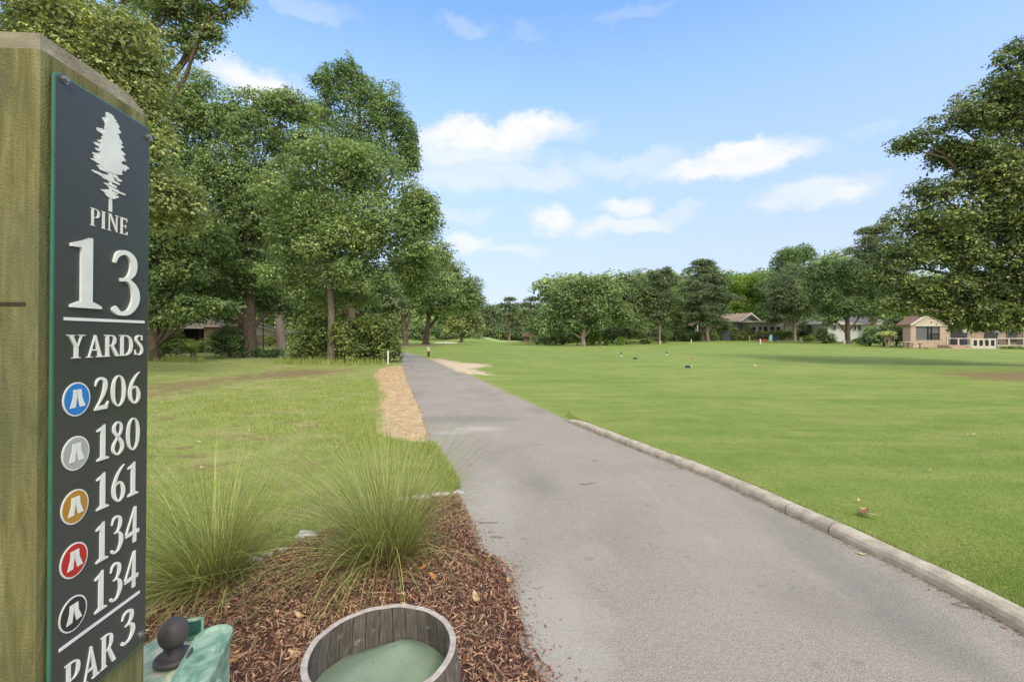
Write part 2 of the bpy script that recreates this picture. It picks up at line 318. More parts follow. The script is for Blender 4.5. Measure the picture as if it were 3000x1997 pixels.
# pale patches and darker bands mixed into the asphalt colour
def spot(x, y, sx, sy, k):
    return n.math('MULTIPLY', n.rng(n.vmath('LENGTH', n.vmath('MULTIPLY', n.vmath('SUBTRACT', n.vmath('ADD', pos, n.vmath('MULTIPLY', n.noise(pos, 3, 4, .6, 0, 'Color'), (.5, .5, 0))), (x + .25, y + .25, 0)), (1 / sx, 1 / sy, 0))), 1.2, .3), k)
for x, y, sx, sy, k in [(-.55, 7.6, .5, .25, .5), (-1.0, 7.3, .4, .2, .4), (-.2, 4.0, .3, 1.4, .25), (.25, 2.4, .25, .7, .35)]:
    c = n.mix(spot(x, y, sx, sy, k), c, (.48, .46, .43))
for x, y, sx, sy, k in [(-.9, 8.5, 1.4, .45, .38), (-4.0, 17, 1.6, .9, .25), (2.2, 3, .25, 1.4, .3)]:
    c = n.mix(spot(x, y, sx, sy, k), c, (.15, .145, .14))
n.add('ShaderNodeOutputMaterial', ins={0: n.add('ShaderNodeBsdfPrincipled', ins={'Base Color': c, 'Roughness': .85, 'Specular IOR Level': .25,
      'Normal': n.bump(n.math('ADD', a2, vor), .55, .006)}).outputs[0]})
ASPH = m
py_ = np.concatenate([grid(-3, 12, .04), grid(12, 40, .25), grid(40, 92.1, .5)]); rr = np.random.RandomState(5)
lxs = lx(py_) + np.convolve(rr.normal(0, .035, len(py_)), np.ones(3) / 3, 'same') * (py_ < 14) - .02; rxs = np.where(py_ < 8.4, rx_(py_) + .08, rx_(py_))
U = np.linspace(0, 1, 9); PX = lxs[:, None] + (rxs - lxs)[:, None] * U; PY = np.repeat(py_[:, None], 9, 1)
PZ = tz(PX, PY) * (PY > 10) + .008 + .03 * sm((PY - 35) / 20)
k = len(py_); q = (np.arange(k - 1)[:, None] * 9 + np.arange(8)).ravel()
obj('path', MB().add(np.stack([PX, PY, PZ], 2).reshape(-1, 3), np.stack([q, q + 1, q + 10, q + 9], 1)), ASPH, kind='structure', zero=True, smooth=True)
# ------------------------------------------------------------------ kerb
CONC = plain('kerb_concrete', (.52, .48, .40), (.33, .3, .24), 9, .85, .6, spec=.2, bscale=60, detail=8)
J = [-2, .6, 2.05, P2(2428, 1566)[1], P2(2299, 1505)[1], 5.85, P2(1834, 1306)[1], P2(1675, 1236)[1]]
mb = MB()
for a_, b_ in zip(J[:-1], J[1:]):
    yy = np.arange(a_ + .006, b_ - .005, .09); yy = np.append(yy, b_ - .006); X0 = kx(yy); tx = np.gradient(X0, yy); nl = np.hypot(tx, 1)
    prof = [(.0, -.06), (.0, .045), (.012, .07), (.035, .085), (.075, .09), (.115, .084), (.14, .066), (.145, -.06)]
    dip = 1 - .75 * sm((yy - 7.6) / 1.0); V = []
    for k_, (x0, y0, t_) in enumerate(zip(X0, yy, tx)):
        wv = .004 * math.sin(y0 * 5)
        for u, z in prof: V.append((x0 + (u + wv) / nl[k_], y0 - u * t_ / nl[k_], (z * dip[k_] if z > 0 else z) + .003 * math.sin(y0 * 7 + u * 20)))
    kk = len(yy); npf = len(prof); qq = [(r * npf + c_, r * npf + (c_ + 1) % npf, (r + 1) * npf + (c_ + 1) % npf, (r + 1) * npf + c_) for r in range(kk - 1) for c_ in range(npf)]
    mb.add(V, qq + [tuple(range(npf))[::-1], tuple((kk - 1) * npf + c_ for c_ in range(npf))])
obj('kerb', mb, CONC, kind='structure', zero=True, smooth=False)
# ------------------------------------------------------------------ mulch bed
MUL0 = plain('mulch_soil', (.10, .05, .034), (.05, .026, .018), 30, .95, 1, bscale=60)
bx = np.arange(-3.3, .5, .06); by = np.arange(.2, 4.6, .06); BX, BY = np.meshgrid(bx, by); sdv = sdist(BEDP, BX.ravel(), BY.ravel()).reshape(BX.shape)
BZ = .006 + .04 * sm((-sdv - .05) / .3) ; mb = MB(); idx = -np.ones(BX.shape, int); V = []
def bedz(x, y): return .006 + .04 * sm((-sdist(BEDP, np.atleast_1d(np.asarray(x, float)), np.atleast_1d(np.asarray(y, float))) - .05) / .3) + .003
nb = len(bx); fq = [(r * nb + c_, r * nb + c_ + 1, (r + 1) * nb + c_ + 1, (r + 1) * nb + c_) for r in range(len(by) - 1) for c_ in range(nb - 1) if sdv[r:r + 2, c_:c_ + 2].max() < .0]
mb.add(np.stack([BX.ravel(), BY.ravel(), BZ.ravel() + tz(BX.ravel(), BY.ravel())], 1), fq)
obj('mulch_bed', mb, MUL0, kind='structure', zero=True, smooth=True)
MULCH = leafmat('bark_mulch', (.10, .045, .03), (.26, .125, .078), (.56, .36, .24), .0, .85)
def chips(N, x, y, z, ln, wd, tv, tilt=.45):
    a = rs.uniform(0, 2 * math.pi, N); el_ = rs.normal(0, tilt, N); d = np.stack([np.cos(a) * np.cos(el_), np.sin(a) * np.cos(el_), np.sin(el_)], 1)
    s_ = np.cross(d, rs.normal(0, .5, (N, 3)) + np.array([0, 0, 1])); s_ /= np.linalg.norm(s_, axis=1)[:, None]
    nn = np.cross(s_, d); c_ = np.stack([x, y, z], 1); L = (ln / 2)[:, None]; Wd = (wd / 2)[:, None]; bend = nn * L * rs.uniform(-.3, .3, (N, 1))
    p = [c_ - d * L - s_ * Wd * .3, c_ - d * L + s_ * Wd * .4, c_ + s_ * Wd + bend, c_ + d * L + s_ * Wd * .3, c_ + d * L - s_ * Wd * .4, c_ - s_ * Wd + bend]
    V = np.stack(p, 1).reshape(-1, 3); b = np.arange(N) * 6
    Fq = np.concatenate([np.stack([b, b + 5, b + 2, b + 1], 1), np.stack([b + 5, b + 4, b + 3, b + 2], 1)])
    return V, Fq, np.repeat(tv, 6)
N = 74000; x = rs.uniform(-3.0, .4, N); y = rs.uniform(1.0, 4.5, N); sdv = sdist(BEDP, x, y); k = (sdv < .0) & (x < lx(y) + .01 + np.abs(rs.normal(0, .025, N))) & (x > -y * 1.15); x, y = x[k], y[k]; N = len(x)
sc = rs.uniform(.5, 1.4, N)
mb = MB().add(*chips(N, x, y, tz(x, y) + bedz(x, y) + rs.uniform(.001, .024, N), .027 * sc * rs.uniform(.5, 1.5, N), .0062 * rs.uniform(.5, 1.7, N), np.clip(rs.normal(.42, .22, N), 0, 1)))
obj('bark_mulch', mb, MULCH, kind='stuff', label='red brown shredded bark mulch covering the planting bed beside the path', cat='mulch', zero=True)
# ------------------------------------------------------------------ foliage
BARK_MOT = plain('mottled_bark', (.22, .18, .14), (.09, .075, .055), 7, .9, .9, (2, 2, .8), .2, bscale=12)
def unit(v): return v / (np.linalg.norm(v, axis=-1, keepdims=True) + 1e-9)
def leaves(mb, C, out, size, t, up=.5, aspect=.5, jit=.9):
    N = len(C); nrm = unit(out * .8 + np.array([0, 0, up]) + rs.normal(0, jit, (N, 3)))
    d = unit(np.cross(nrm, rs.normal(0, 1, (N, 3)))); s_ = np.cross(nrm, d)
    L = (size / 2)[:, None] if np.ndim(size) else size / 2
    fold = nrm * L * .3
    mb.quads(np.stack([C - d * L, C - s_ * L * aspect * 1.4 + fold, C + d * L, C + s_ * L * aspect * 1.4 + fold], 1), t)
def crown(mb, lobes, lsize, dens, clump=.26, tint=.42, tvar=.16, flat=.42, fill=.3, twigs=None, droop=.25, gap=0.0, up=.9, jit=.6):
    """lobes: (cx,cy,cz,rx,ry,rz[,density]); each holds boughs, each bough flattened sprays of leaves"""
    for lb in lobes:
        C0 = np.array(lb[:3]); R3 = np.array(lb[3:6]); dn = lb[6] if len(lb) > 6 else 1
        nb_ = 9; Db = unit(rs.normal(0, 1, (nb_, 3)) * np.array([1, 1, .8])); Bc = C0 + Db * R3 * rs.uniform(.42, .86, (nb_, 1)); Br = rs.uniform(.28, .62, nb_)
        r = float(np.prod(R3)) ** (1 / 3)
        for bc, br, db in zip(Bc, Br, Db):
            rb = R3 * br; rr_ = r * br; cr = max(clump * r * .8, lsize * 1.9); nc = int(4 * math.pi * rr_ * rr_ / (cr * cr) * 1.0 * dn * (1 - gap)) + 3
            D = unit(rs.normal(0, 1, (nc, 3)) + np.array([0, 0, .25])); CC = bc + D * rb * (rs.uniform(.5, 1.12, nc) ** .7)[:, None]
            per = max(7, int(dens * (cr / lsize) ** 2)); ct = np.clip(rs.normal(tint + rs.normal(0, tvar * .5), tvar, nc), 0, 1)
            cs = cr * rs.uniform(.55, 1.5, nc); k = np.repeat(np.arange(nc), per); N = len(k); tl = rs.normal(0, .25, (nc, 2)) + D[:, :2] * -.35
            off = unit(rs.normal(0, 1, (N, 3))) * (rs.uniform(0, 1, N) ** .5)[:, None] * cs[k][:, None] * np.array([1.15, 1.15, flat])
            off[:, 2] += off[:, 0] * tl[k, 0] + off[:, 1] * tl[k, 1] - droop * (off[:, 0] ** 2 + off[:, 1] ** 2) / cr
            leaves(mb, CC[k] + off, unit(D[k] + off / cr * .5), lsize * rs.uniform(.5, 1.35, N), np.clip(ct[k] + rs.normal(0, .13, N), 0, 1), up=up, jit=jit)
            if twigs is not None:
                twigs.append((C0, bc, r)); 
                for q in range(0, nc, 3): twigs.append((bc, CC[q], r))
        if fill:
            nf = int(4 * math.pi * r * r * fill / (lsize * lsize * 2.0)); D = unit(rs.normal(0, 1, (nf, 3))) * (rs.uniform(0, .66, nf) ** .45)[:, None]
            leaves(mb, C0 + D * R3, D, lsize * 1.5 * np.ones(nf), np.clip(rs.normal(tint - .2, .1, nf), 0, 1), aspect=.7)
def limb(p0, p1, sag=.12, k=5, jit=.06):
    p0, p1 = np.array(p0, float), np.array(p1, float); L = np.linalg.norm(p1 - p0); t = np.linspace(0, 1, k)[:, None]
    P = p0 + (p1 - p0) * t; P[:, 2] += L * sag * np.sin(t[:, 0] * math.pi); P[1:-1] += rs.normal(0, jit * L * .5, (k - 2, 3)); return P
def px_lobes(L, z):
    out = []
    for a in L:
        px, py, rw, rh = a[:4]; dz = a[4] if len(a) > 4 else 0; zz = z + dz; c = at(px, py, zz); w_, h_ = rw / F * zz, rh / F * zz
        dp = a[5] if len(a) > 5 else 1.0; out.append((c.x, c.y, c.z, w_, max(w_, h_) * .8 * dp if w_ < h_ * 2 else w_ * .6 * dp, h_, *a[6:7]))
    return out
def tree(name, label, base, lobes, tr, lsize, mat, bark=None, dens=1.5, forks=None, cat='tree', group=None, twig=True, flare=1.6, top=None, lean=(0, 0), limbs=1.0, fork=.24, **kw):
    bark = bark or BARK; bx_, by_ = base; bz = tzf(bx_, by_) - .06; root = thing(name, label, cat, (bx_, by_, bz), group)
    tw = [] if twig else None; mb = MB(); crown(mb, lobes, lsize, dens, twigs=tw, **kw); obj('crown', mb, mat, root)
    mt = MB(); cz = max(l[2] for l in lobes); cl = min(l[2] - l[5] for l in lobes); ax = np.mean([l[0] for l in lobes]); ay = np.mean([l[1] for l in lobes])
    tp = np.array(top if top is not None else (bx_ * .5 + ax * .5, by_ * .5 + ay * .5, cz)); b0 = np.array([bx_, by_, bz]); k = 12
    T = np.linspace(0, 1, k)[:, None]; P = b0 + (tp - b0) * T; amp = .03 * np.linalg.norm(tp - b0)
    P[1:, 0] += (amp * np.sin(T[1:, 0] * 5 + bx_)) * T[1:, 0]; P[1:, :2] += np.array(lean) * np.sin(T[1:] * math.pi)
    rad = tr * (1 - .75 * T[:, 0]); P = np.insert(P, 1, P[0] * .94 + P[1] * .06, 0); P = np.insert(P, 2, P[0] * .8 + P[2] * .2, 0); rad = np.concatenate([[tr * flare, tr * (1 + (flare - 1) * .4), tr * 1.06], rad[1:]])
    P[1:, :] += rs.normal(0, tr * .05, (len(P) - 1, 3)); mt.tube(P, rad, 12, wob=.07)
    for lb in lobes:
        c = np.array(lb[:3]); dz = np.clip((c[2] - b0[2]) * .55, .35 * (cl - b0[2]) + 1, None); f = np.clip(dz / (tp[2] - b0[2] + 1e-6), fork, .9); s0 = b0 + (tp - b0) * f
        s0 = np.array([np.interp(f, np.linspace(0, 1, len(P)), P[:, i]) for i in range(3)]); r0 = tr * (1 - .7 * f) * .5 * limbs
        mt.tube(limb(s0, c), np.linspace(r0, r0 * .3, 5), 7)
    if twig:
        sel = tw if len(tw) < 420 else [tw[i] for i in rs.choice(len(tw), 420, False)]
        for a, b, r in sel: mt.tube(limb(a + (b - a) * .1, b, .05, 4, .1), np.linspace(max(.012, tr * .13), .008, 4), 4, cap=False)
    obj('trunk', mt, bark, root, smooth=True); return root
def gpos(px, z): return ((px - 1500) / F * z, z)
def T(name, label, px, z, tr, L, ls, mat, **kw):
    return tree(name, label, gpos(px, z), px_lobes(L, z), tr, ls, mat, **kw)
GL = 'oaks and sweetgums left of the path'; GF = 'trees closing the far end of the fairway'; GR = 'trees along the right of the fairway'
# ---- left grove, near to far
T('sweetgum_tree', 'tall yellow green sweetgum rising behind the wooden sign post', 90, 15, .32,
  [(60, 60, 230, 170), (270, 130, 200, 150), (120, 330, 220, 190), (330, 330, 150, 160), (430, 420, 110, 120), (330, 560, 150, 170), (480, 590, 110, 110), (120, 600, 200, 200), (400, 200, 110, 90), (-120, 300, 200, 250)], .11, L_YEL, dens=1.4, clump=.2, tint=.46, group=GL)
T('water_oak_tree', 'dark leaved oak whose branch overhangs the sky at the top left', 250, 21, .4,
  [(520, 20, 130, 60, 0, 1, .8), (640, 25, 80, 45, 0, 1, .7), (560, 110, 80, 50, 0, 1, .7), (445, 130, 70, 70, 0, 1, .8), (300, 60, 180, 120), (480, -60, 200, 70), (610, 95, 45, 35, 0, 1, .6), (690, 8, 40, 22, 0, 1, .6)], .13, L_DARK, dens=1.2, clump=.24, tint=.55, fill=.12, group=GL, bark=BARK)
T('oak_tree', 'broad oak with a thick ivy clad trunk in the middle of the left grove', 736, 34, .5,
  [(600, 320, 110, 90), (720, 380, 130, 110), (500, 430, 130, 130), (640, 520, 170, 130), (480, 640, 130, 130), (760, 600, 150, 130), (620, 700, 170, 110), (830, 330, 80, 60), (520, 300, 90, 80), (850, 430, 90, 90), (470, 780, 90, 80), (730, 780, 130, 70), (640, 860, 110, 50), (540, 850, 80, 60), (760, 870, 90, 40, 2), (640, 925, 60, 30, 0, 1, .7), (815, 905, 60, 30, 2, 1, .7), (540, 920, 60, 34)], .17, L_OLIVE, dens=1.5, clump=.18, group=GL, bark=BARK)
T('sweetgum_tree', 'tallest green sweetgum with the open pointed top above the grove', 1030, 40, .4,
  [(985, 240, 62, 70, 0, 1, .8), (1040, 300, 75, 75, 0, 1, .9), (1110, 330, 70, 70, 0, 1, .8), (1000, 400, 110, 90), (1150, 400, 70, 70, 0, 1, .8), (1180, 480, 55, 70, 0, 1, .8), (950, 330, 60, 60, 0, 1, .7), (1200, 420, 38, 36, 0, 1, .7), (940, 245, 34, 36, 0, 1, .6), (1080, 480, 120, 90), (1010, 195, 34, 34, 0, 1, .7)], .17, L_GREEN, dens=1.35, clump=.18, tint=.5, fill=.12, group=GL)
T('live_oak_tree', 'sprawling olive green oak with a bare pale trunk beside the big bush', 970, 27, .25,
  [(950, 500, 140, 90), (1080, 500, 120, 90), (880, 590, 130, 90), (1040, 620, 150, 100), (1180, 600, 90, 90), (1150, 700, 120, 80), (960, 720, 150, 90), (1230, 680, 70, 80), (1250, 770, 55, 60, 2, 1, .9), (860, 700, 90, 80), (1060, 800, 110, 60, 0, 1, .9), (1180, 800, 80, 45, 2, 1, .9), (830, 790, 70, 50), (900, 860, 80, 36, 1, 1, .8), (1040, 870, 90, 36, 2, 1, .8), (1215, 850, 50, 36, 3, 1, .8)], .14, L_OLIVE, dens=1.55, clump=.17, tint=.5, bark=BARK_MOT, group=GL, top=(gpos(965, 27)[0], 27.3, 11.5), flare=1.25, fork=.50, limbs=.7)
T('oak_tree', 'grey ridged oak trunk standing left of the pale house behind the lawn', 824, 52, .48,
  [(800, 560, 110, 90), (700, 650, 120, 100), (900, 640, 110, 100), (820, 760, 120, 80), (680, 770, 90, 70), (930, 780, 80, 70)], .26, L_DARK, dens=1.6, clump=.22, tint=.6, bark=BARK_P, group=GL)
T('oak_tree', 'dark shaded oak just past the right edge of the sign', 446, 29, .36,
  [(470, 700, 100, 90), (560, 800, 90, 60), (420, 820, 80, 70), (350, 700, 120, 120), (560, 700, 100, 90), (480, 880, 75, 40), (560, 900, 90, 42), (470, 930, 70, 36), (640, 900, 70, 34, 0, 1, .8)], .18, L_OLIVE, dens=1.6, clump=.22, tint=.42, group=GL)
T('leaning_oak_tree', 'leaning dark oak whose limb reaches over the far path', 1188, 76, .5,
  [(1200, 760, 80, 60), (1260, 830, 80, 60), (1150, 840, 90, 70), (1280, 760, 50, 50), (1220, 880, 70, 40)], .3, L_OLIVE, dens=1.6, group=GL, tint=.42, lean=(-.8, 0))
T('live_oak_tree', 'stout twisted live oak on a ring of dark leaf litter', 1246, 88, .55,
  [(1300, 800, 60, 50), (1360, 840, 55, 55), (1280, 850, 80, 60), (1390, 880, 36, 40, 0, 1, .8), (1340, 890, 60, 45), (1230, 850, 60, 60), (1260, 900, 60, 30)], .33, L_OLIVE, dens=1.7, clump=.22, group=GL, tint=.5, flare=1.9)
for px, z, r, lab, L, mt_ in [
    (700, 70, .4, 'shaded oak seen through the grove right of the thick trunk', [(700, 720, 150, 120), (600, 800, 120, 80), (850, 800, 130, 90), (940, 840, 90, 60), (700, 900, 100, 40), (880, 900, 90, 40)], L_DARK),
    (480, 62, .4, 'shaded oak behind the brick house on the left', [(480, 720, 150, 120), (380, 800, 130, 100), (600, 760, 120, 100)], L_DARK),
    (1010, 60, .4, 'round grey green tree filling the gap above the bush', [(1030, 860, 100, 55), (1110, 890, 80, 50), (960, 840, 90, 60), (1080, 830, 90, 50)], L_PINE),
    (240, 60, .5, 'shaded oak hidden mostly by the sign post', [(250, 700, 200, 200), (60, 700, 200, 200), (200, 860, 200, 80)], L_DARK)]:
    T('oak_tree', lab, px, z, r, L, .34, mt_, dens=1.6, group=GL, tint=.5, twig=False)
# ---- far end
fe = [(1085, 135, 900, 'L_OLIVE'), (1150, 125, 930, 'L_DARK'), (1215, 150, 905, 'L_OLIVE'), (1290, 160, 885, 'L_GREEN'), (1360, 185, 890, 'L_OLIVE'), (1425, 190, 878, 'L_PINE'), (1530, 195, 885, 'L_OLIVE'), (1600, 190, 905, 'L_PINE'), (1650, 150, 880, 'L_OLIVE')]
names = ['leftmost, behind the leaning oak', 'low and dark, seen under the leaning oak', 'behind the stout live oak', 'left behind the magnolia', 'right behind the magnolia', 'behind the left crest of the green', 'between the two far pines', 'right of the two far pines', 'at the left end of the right tree line']
for (px, z, top, mt_), lab in zip(fe, names):
    h = HZ - top; T('far_tree', 'hazy green tree closing the fairway, ' + lab, px, z, .45,
      [(px - 14, top + 30, 34, 28), (px + 22, top + 36, 32, 28), (px, top + 66, 52, 34), (px - 24, top + 92, 36, 24), (px + 26, top + 92, 36, 24)], .62, globals()[mt_], dens=1.6, group=GF, twig=False, clump=.26, tint=.58)
T('magnolia_tree', 'two toned magnolia with yellowing leaves beside the sand bunker', 1352, 120, .45,
  [(1345, 925, 34, 26), (1385, 920, 30, 30), (1365, 955, 48, 26), (1330, 960, 28, 22), (1400, 955, 26, 24)], .42, L_YEL, dens=1.6, group=GF, tint=.36, tvar=.25, bark=BARK, twig=False)
for px, top, lab in [(1492, 864, 'flat topped pine with a bare pale trunk behind the flag'), (1557, 862, 'ragged pine right of the flag with sky showing through')]:
    T('pine_tree', lab, px, 165, .5, [(px, top + 12, 20, 10, 0, 1, .9), (px - 12, top + 30, 20, 11), (px + 18, top + 34, 22, 10), (px - 4, top + 55, 34, 14), (px + 12, top + 80, 34, 14), (px - 14, top + 100, 26, 10)], .55, L_PINE, dens=1.6, group=GF, bark=BARK_PINE, flare=1.1, tint=.5, fill=.3, clump=.3, top=(*gpos(px, 165), at(px, top + 14, 165).z))
# ---- right line
T('oak_tree', 'broad oak with a pale buttressed trunk at the left end of the right tree line', 1708, 73, .42,
  [(1680, 850, 55, 40), (1745, 830, 60, 34), (1640, 900, 50, 45), (1720, 890, 90, 50), (1790, 870, 60, 50), (1625, 955, 36, 36), (1680, 950, 60, 26), (1800, 925, 55, 40), (1760, 945, 50, 28)], .3, L_OLIVE, dens=1.7, clump=.22, group=GR, bark=BARK_P, flare=1.5)
rl = [(1757, 84, .3, 'slim tree with a two toned trunk among the bright shrubs', [(1757, 860, 60, 45), (1780, 920, 60, 50), (1730, 930, 50, 40)], 'L_DARK', 'BARK'),
      (1832, 82, .42, 'dark trunked tree right of the bright shrubs', [(1840, 840, 60, 40), (1870, 880, 60, 50), (1810, 900, 60, 50), (1850, 940, 60, 40)], 'L_DARK', 'BARK'),
      (1880, 100, .3, 'dense green tree behind the straight pale trunk', [(1880, 830, 60, 45), (1920, 880, 60, 60), (1860, 900, 60, 60), (1900, 950, 60, 40)], 'L_OLIVE', 'BARK'),
      (2000, 105, .4, 'dense olive tree left of the twin pines', [(2000, 850, 70, 60), (2040, 900, 60, 60), (1970, 920, 60, 60), (2010, 955, 50, 25)], 'L_DARK', 'BARK'),
      (2120, 118, .5, 'bright yellow green tree behind the blue house', [(2150, 840, 60, 45), (2210, 830, 60, 42), (2120, 880, 50, 45), (2180, 890, 80, 45), (2250, 870, 60, 60), (2100, 850, 40, 35)], 'L_LIME', 'BARK'),
      (2262, 108, .5, 'tall bushy tree rising right of the blue house roof', [(2300, 770, 50, 40), (2340, 750, 50, 38), (2280, 840, 60, 50), (2340, 830, 70, 60), (2260, 900, 50, 50)], 'L_GREEN', 'BARK'),
      (2430, 104, .5, 'tall oak standing behind the white house', [(2440, 770, 70, 50), (2500, 800, 70, 60), (2400, 830, 70, 50), (2460, 870, 90, 50), (2560, 850, 70, 60), (2620, 880, 80, 60)], 'L_OLIVE', 'BARK')]
for px, z, r, lab, L, mt_, bk in rl:
    T('oak_tree', lab, px, z, r, L, .36, globals()[mt_], bark=globals()[bk], dens=1.6, clump=.24, group=GR, twig=False, tint=.5)
def pine(label, px, z, tr, top, bot, wd, **kw):
    L = []; nl = 9
    for i_ in range(nl):
        f = i_ / (nl - 1); y_ = top + 10 + (bot - top - 16) * f; ww = wd * (.45 + .75 * math.sin(math.pi * min(1, f * .75 + .12))); o = rs.uniform(-.35, .35) * ww
        L.append((px + o + wd * .12, y_, ww * .62, (bot - top) * .08, rs.uniform(-1, 1), 1, .9)); L.append((px - o, y_ + 6, ww * .45, (bot - top) * .07, rs.uniform(-1, 1), 1, .8))
    return T('pine_tree', label, px, z, tr, L, .26, L_PINE, bark=BARK_PINE, dens=1.7, flare=1.15, clump=.34, group=GR, tint=.46, fill=.4, top=(*gpos(px + wd * .05, z), at(px, top + 10, z).z), **kw)
pine('straight pine with a bare pale trunk near the white stake', 1931, 80, .24, 785, 935, 62)
pine('taller of the twin pines in front of the blue house', 2059, 92, .32, 757, 940, 78, lean=(-.3, 0))
pine('shorter of the twin pines, leaning right', 2074, 90, .32, 800, 945, 72, lean=(-.6, 0))
pine('layered dark pine towering left of the big right hand tree', 2560, 84, .35, 660, 900, 95)
T('oak_tree', 'grey green oak behind the long clipped hedge', 2328, 88, .33,
  [(2300, 850, 60, 50), (2360, 810, 60, 45), (2290, 900, 65, 35), (2350, 890, 75, 45), (2400, 860, 50, 50), (2270, 930, 45, 22)], .3, L_PINE, dens=1.7, clump=.24, group=GR, bark=BARK_P, tint=.5)
T('cedar_elm_tree', 'dark green spreading tree in front of the white house', 2485, 74, .4,
  [(2470, 800, 60, 45), (2530, 840, 70, 50), (2420, 860, 60, 45), (2480, 900, 80, 40), (2560, 900, 60, 40), (2430, 930, 50, 22), (2400, 800, 45, 40)], .26, L_GREEN, dens=1.8, clump=.24, group=GR, tint=.35, bark=BARK)
# near right hand tree: trunk outside the picture, boughs hang into it
T('magnolia_tree', 'large dark glossy leaved tree whose boughs fill the right edge', 3150, 23, .5,
  [(3010, 220, 90, 80, 0, 1, .8), (2920, 290, 100, 70, 0, 1, .8), (3050, 400, 150, 120, 0, 1, .8), (2810, 370, 95, 52, 0, 1, .8), (2690, 420, 75, 34, 0, 1, .8), (2640, 428, 42, 22, 0, 1, .7), (2860, 470, 120, 56, 0, 1, .8), (2740, 560, 85, 48, 0, 1, .8), (2900, 610, 120, 56, 0, 1, .7), (3000, 520, 80, 50, 0, 1, .7), (2720, 660, 110, 60, 0, 1, .9),
   (2650, 740, 85, 55), (2800, 740, 150, 70), (2980, 720, 150, 90), (2590, 800, 55, 45, 0, 1, .8), (2660, 850, 80, 45, 0, 1, .9), (2760, 840, 110, 50, 0, 1, .9), (2900, 850, 130, 55), (2880, 905, 90, 42, 0, 1, .8), (2640, 895, 50, 32, 0, 1, .6), (2985, 900, 70, 50), (2590, 890, 36, 30, 0, 1, .6), (2930, 925, 90, 34), (2850, 900, 80, 44), (2800, 870, 80, 44), (2850, 948, 44, 28), (2790, 915, 46, 26), (2905, 940, 60, 34), (2975, 950, 50, 22), (2725, 900, 56, 24, 0, 1, .8), (2990, 820, 110, 60), (2985, 150, 60, 46, 0, 1, .8), (2980, 310, 100, 80), (2910, 520, 130, 80), (2960, 660, 110, 60), (2830, 440, 90, 50), (2780, 700, 90, 50), (3150, 600, 200, 260)],
  .14, L_RIGHT, dens=1.5, clump=.18, fill=.14, tint=.42, tvar=.17, gap=.0, limbs=.55, group=GR, bark=BARK)
# ---- bushes
def bush(label, px, z, L, ls, mat, name='shrub', group=None, **kw):
    lobes = px_lobes(L, z); bx_, by_ = gpos(px, z); bz = tzf(bx_, by_); root = thing(name, label, 'shrub' if name != 'hedge' else 'hedge', (bx_, by_, bz), group)
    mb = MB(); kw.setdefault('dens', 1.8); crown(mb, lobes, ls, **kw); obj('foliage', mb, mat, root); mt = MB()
    for i_, lb in enumerate(lobes):
        for q in range(2): mt.tube(limb((bx_, by_, bz - .03), (lb[0] + rs.uniform(-.3, .3) * lb[3], lb[1], lb[2])), np.linspace(.03, .01, 5) * (z / 28 + .3), 5)
    obj('stem', mt, BARK, root); return root
bush('big rounded ivy covered bush spilling beside the path', 1000, 27.5, [(900, 1000, 50, 62), (960, 985, 60, 75, .8), (1030, 985, 60, 65), (1100, 985, 60, 56), (1140, 1000, 34, 60), (1080, 1030, 70, 36), (900, 1035, 48, 30), (1000, 1035, 60, 30, .4), (1145, 1035, 24, 28), (930, 940, 50, 34, .6), (1070, 950, 60, 28)], .13, L_HEDGE, tint=.42, tvar=.2, clump=.24, fill=.8)
bush('white flowering camellia bush below the thick oak trunk', 672, 34, [(640, 1010, 42, 34), (700, 1005, 40, 38), (670, 985, 45, 34), (730, 1030, 45, 18), (790, 1034, 40, 12)], .14, L_GREEN, tint=.35, clump=.26, fill=.8)
bush('dark low shrubbery under the shaded oak at the lawn edge', 470, 31, [(450, 1020, 40, 36), (500, 1005, 45, 40), (400, 1020, 60, 45)], .15, L_DARK, tint=.5, fill=.8)
bush('pale rounded shrub seen between the two thick trunks', 790, 70, [(785, 995, 20, 12), (805, 996, 16, 10)], .25, L_HEDGE, tint=.6)
GS = 'shrubs along the right tree line'
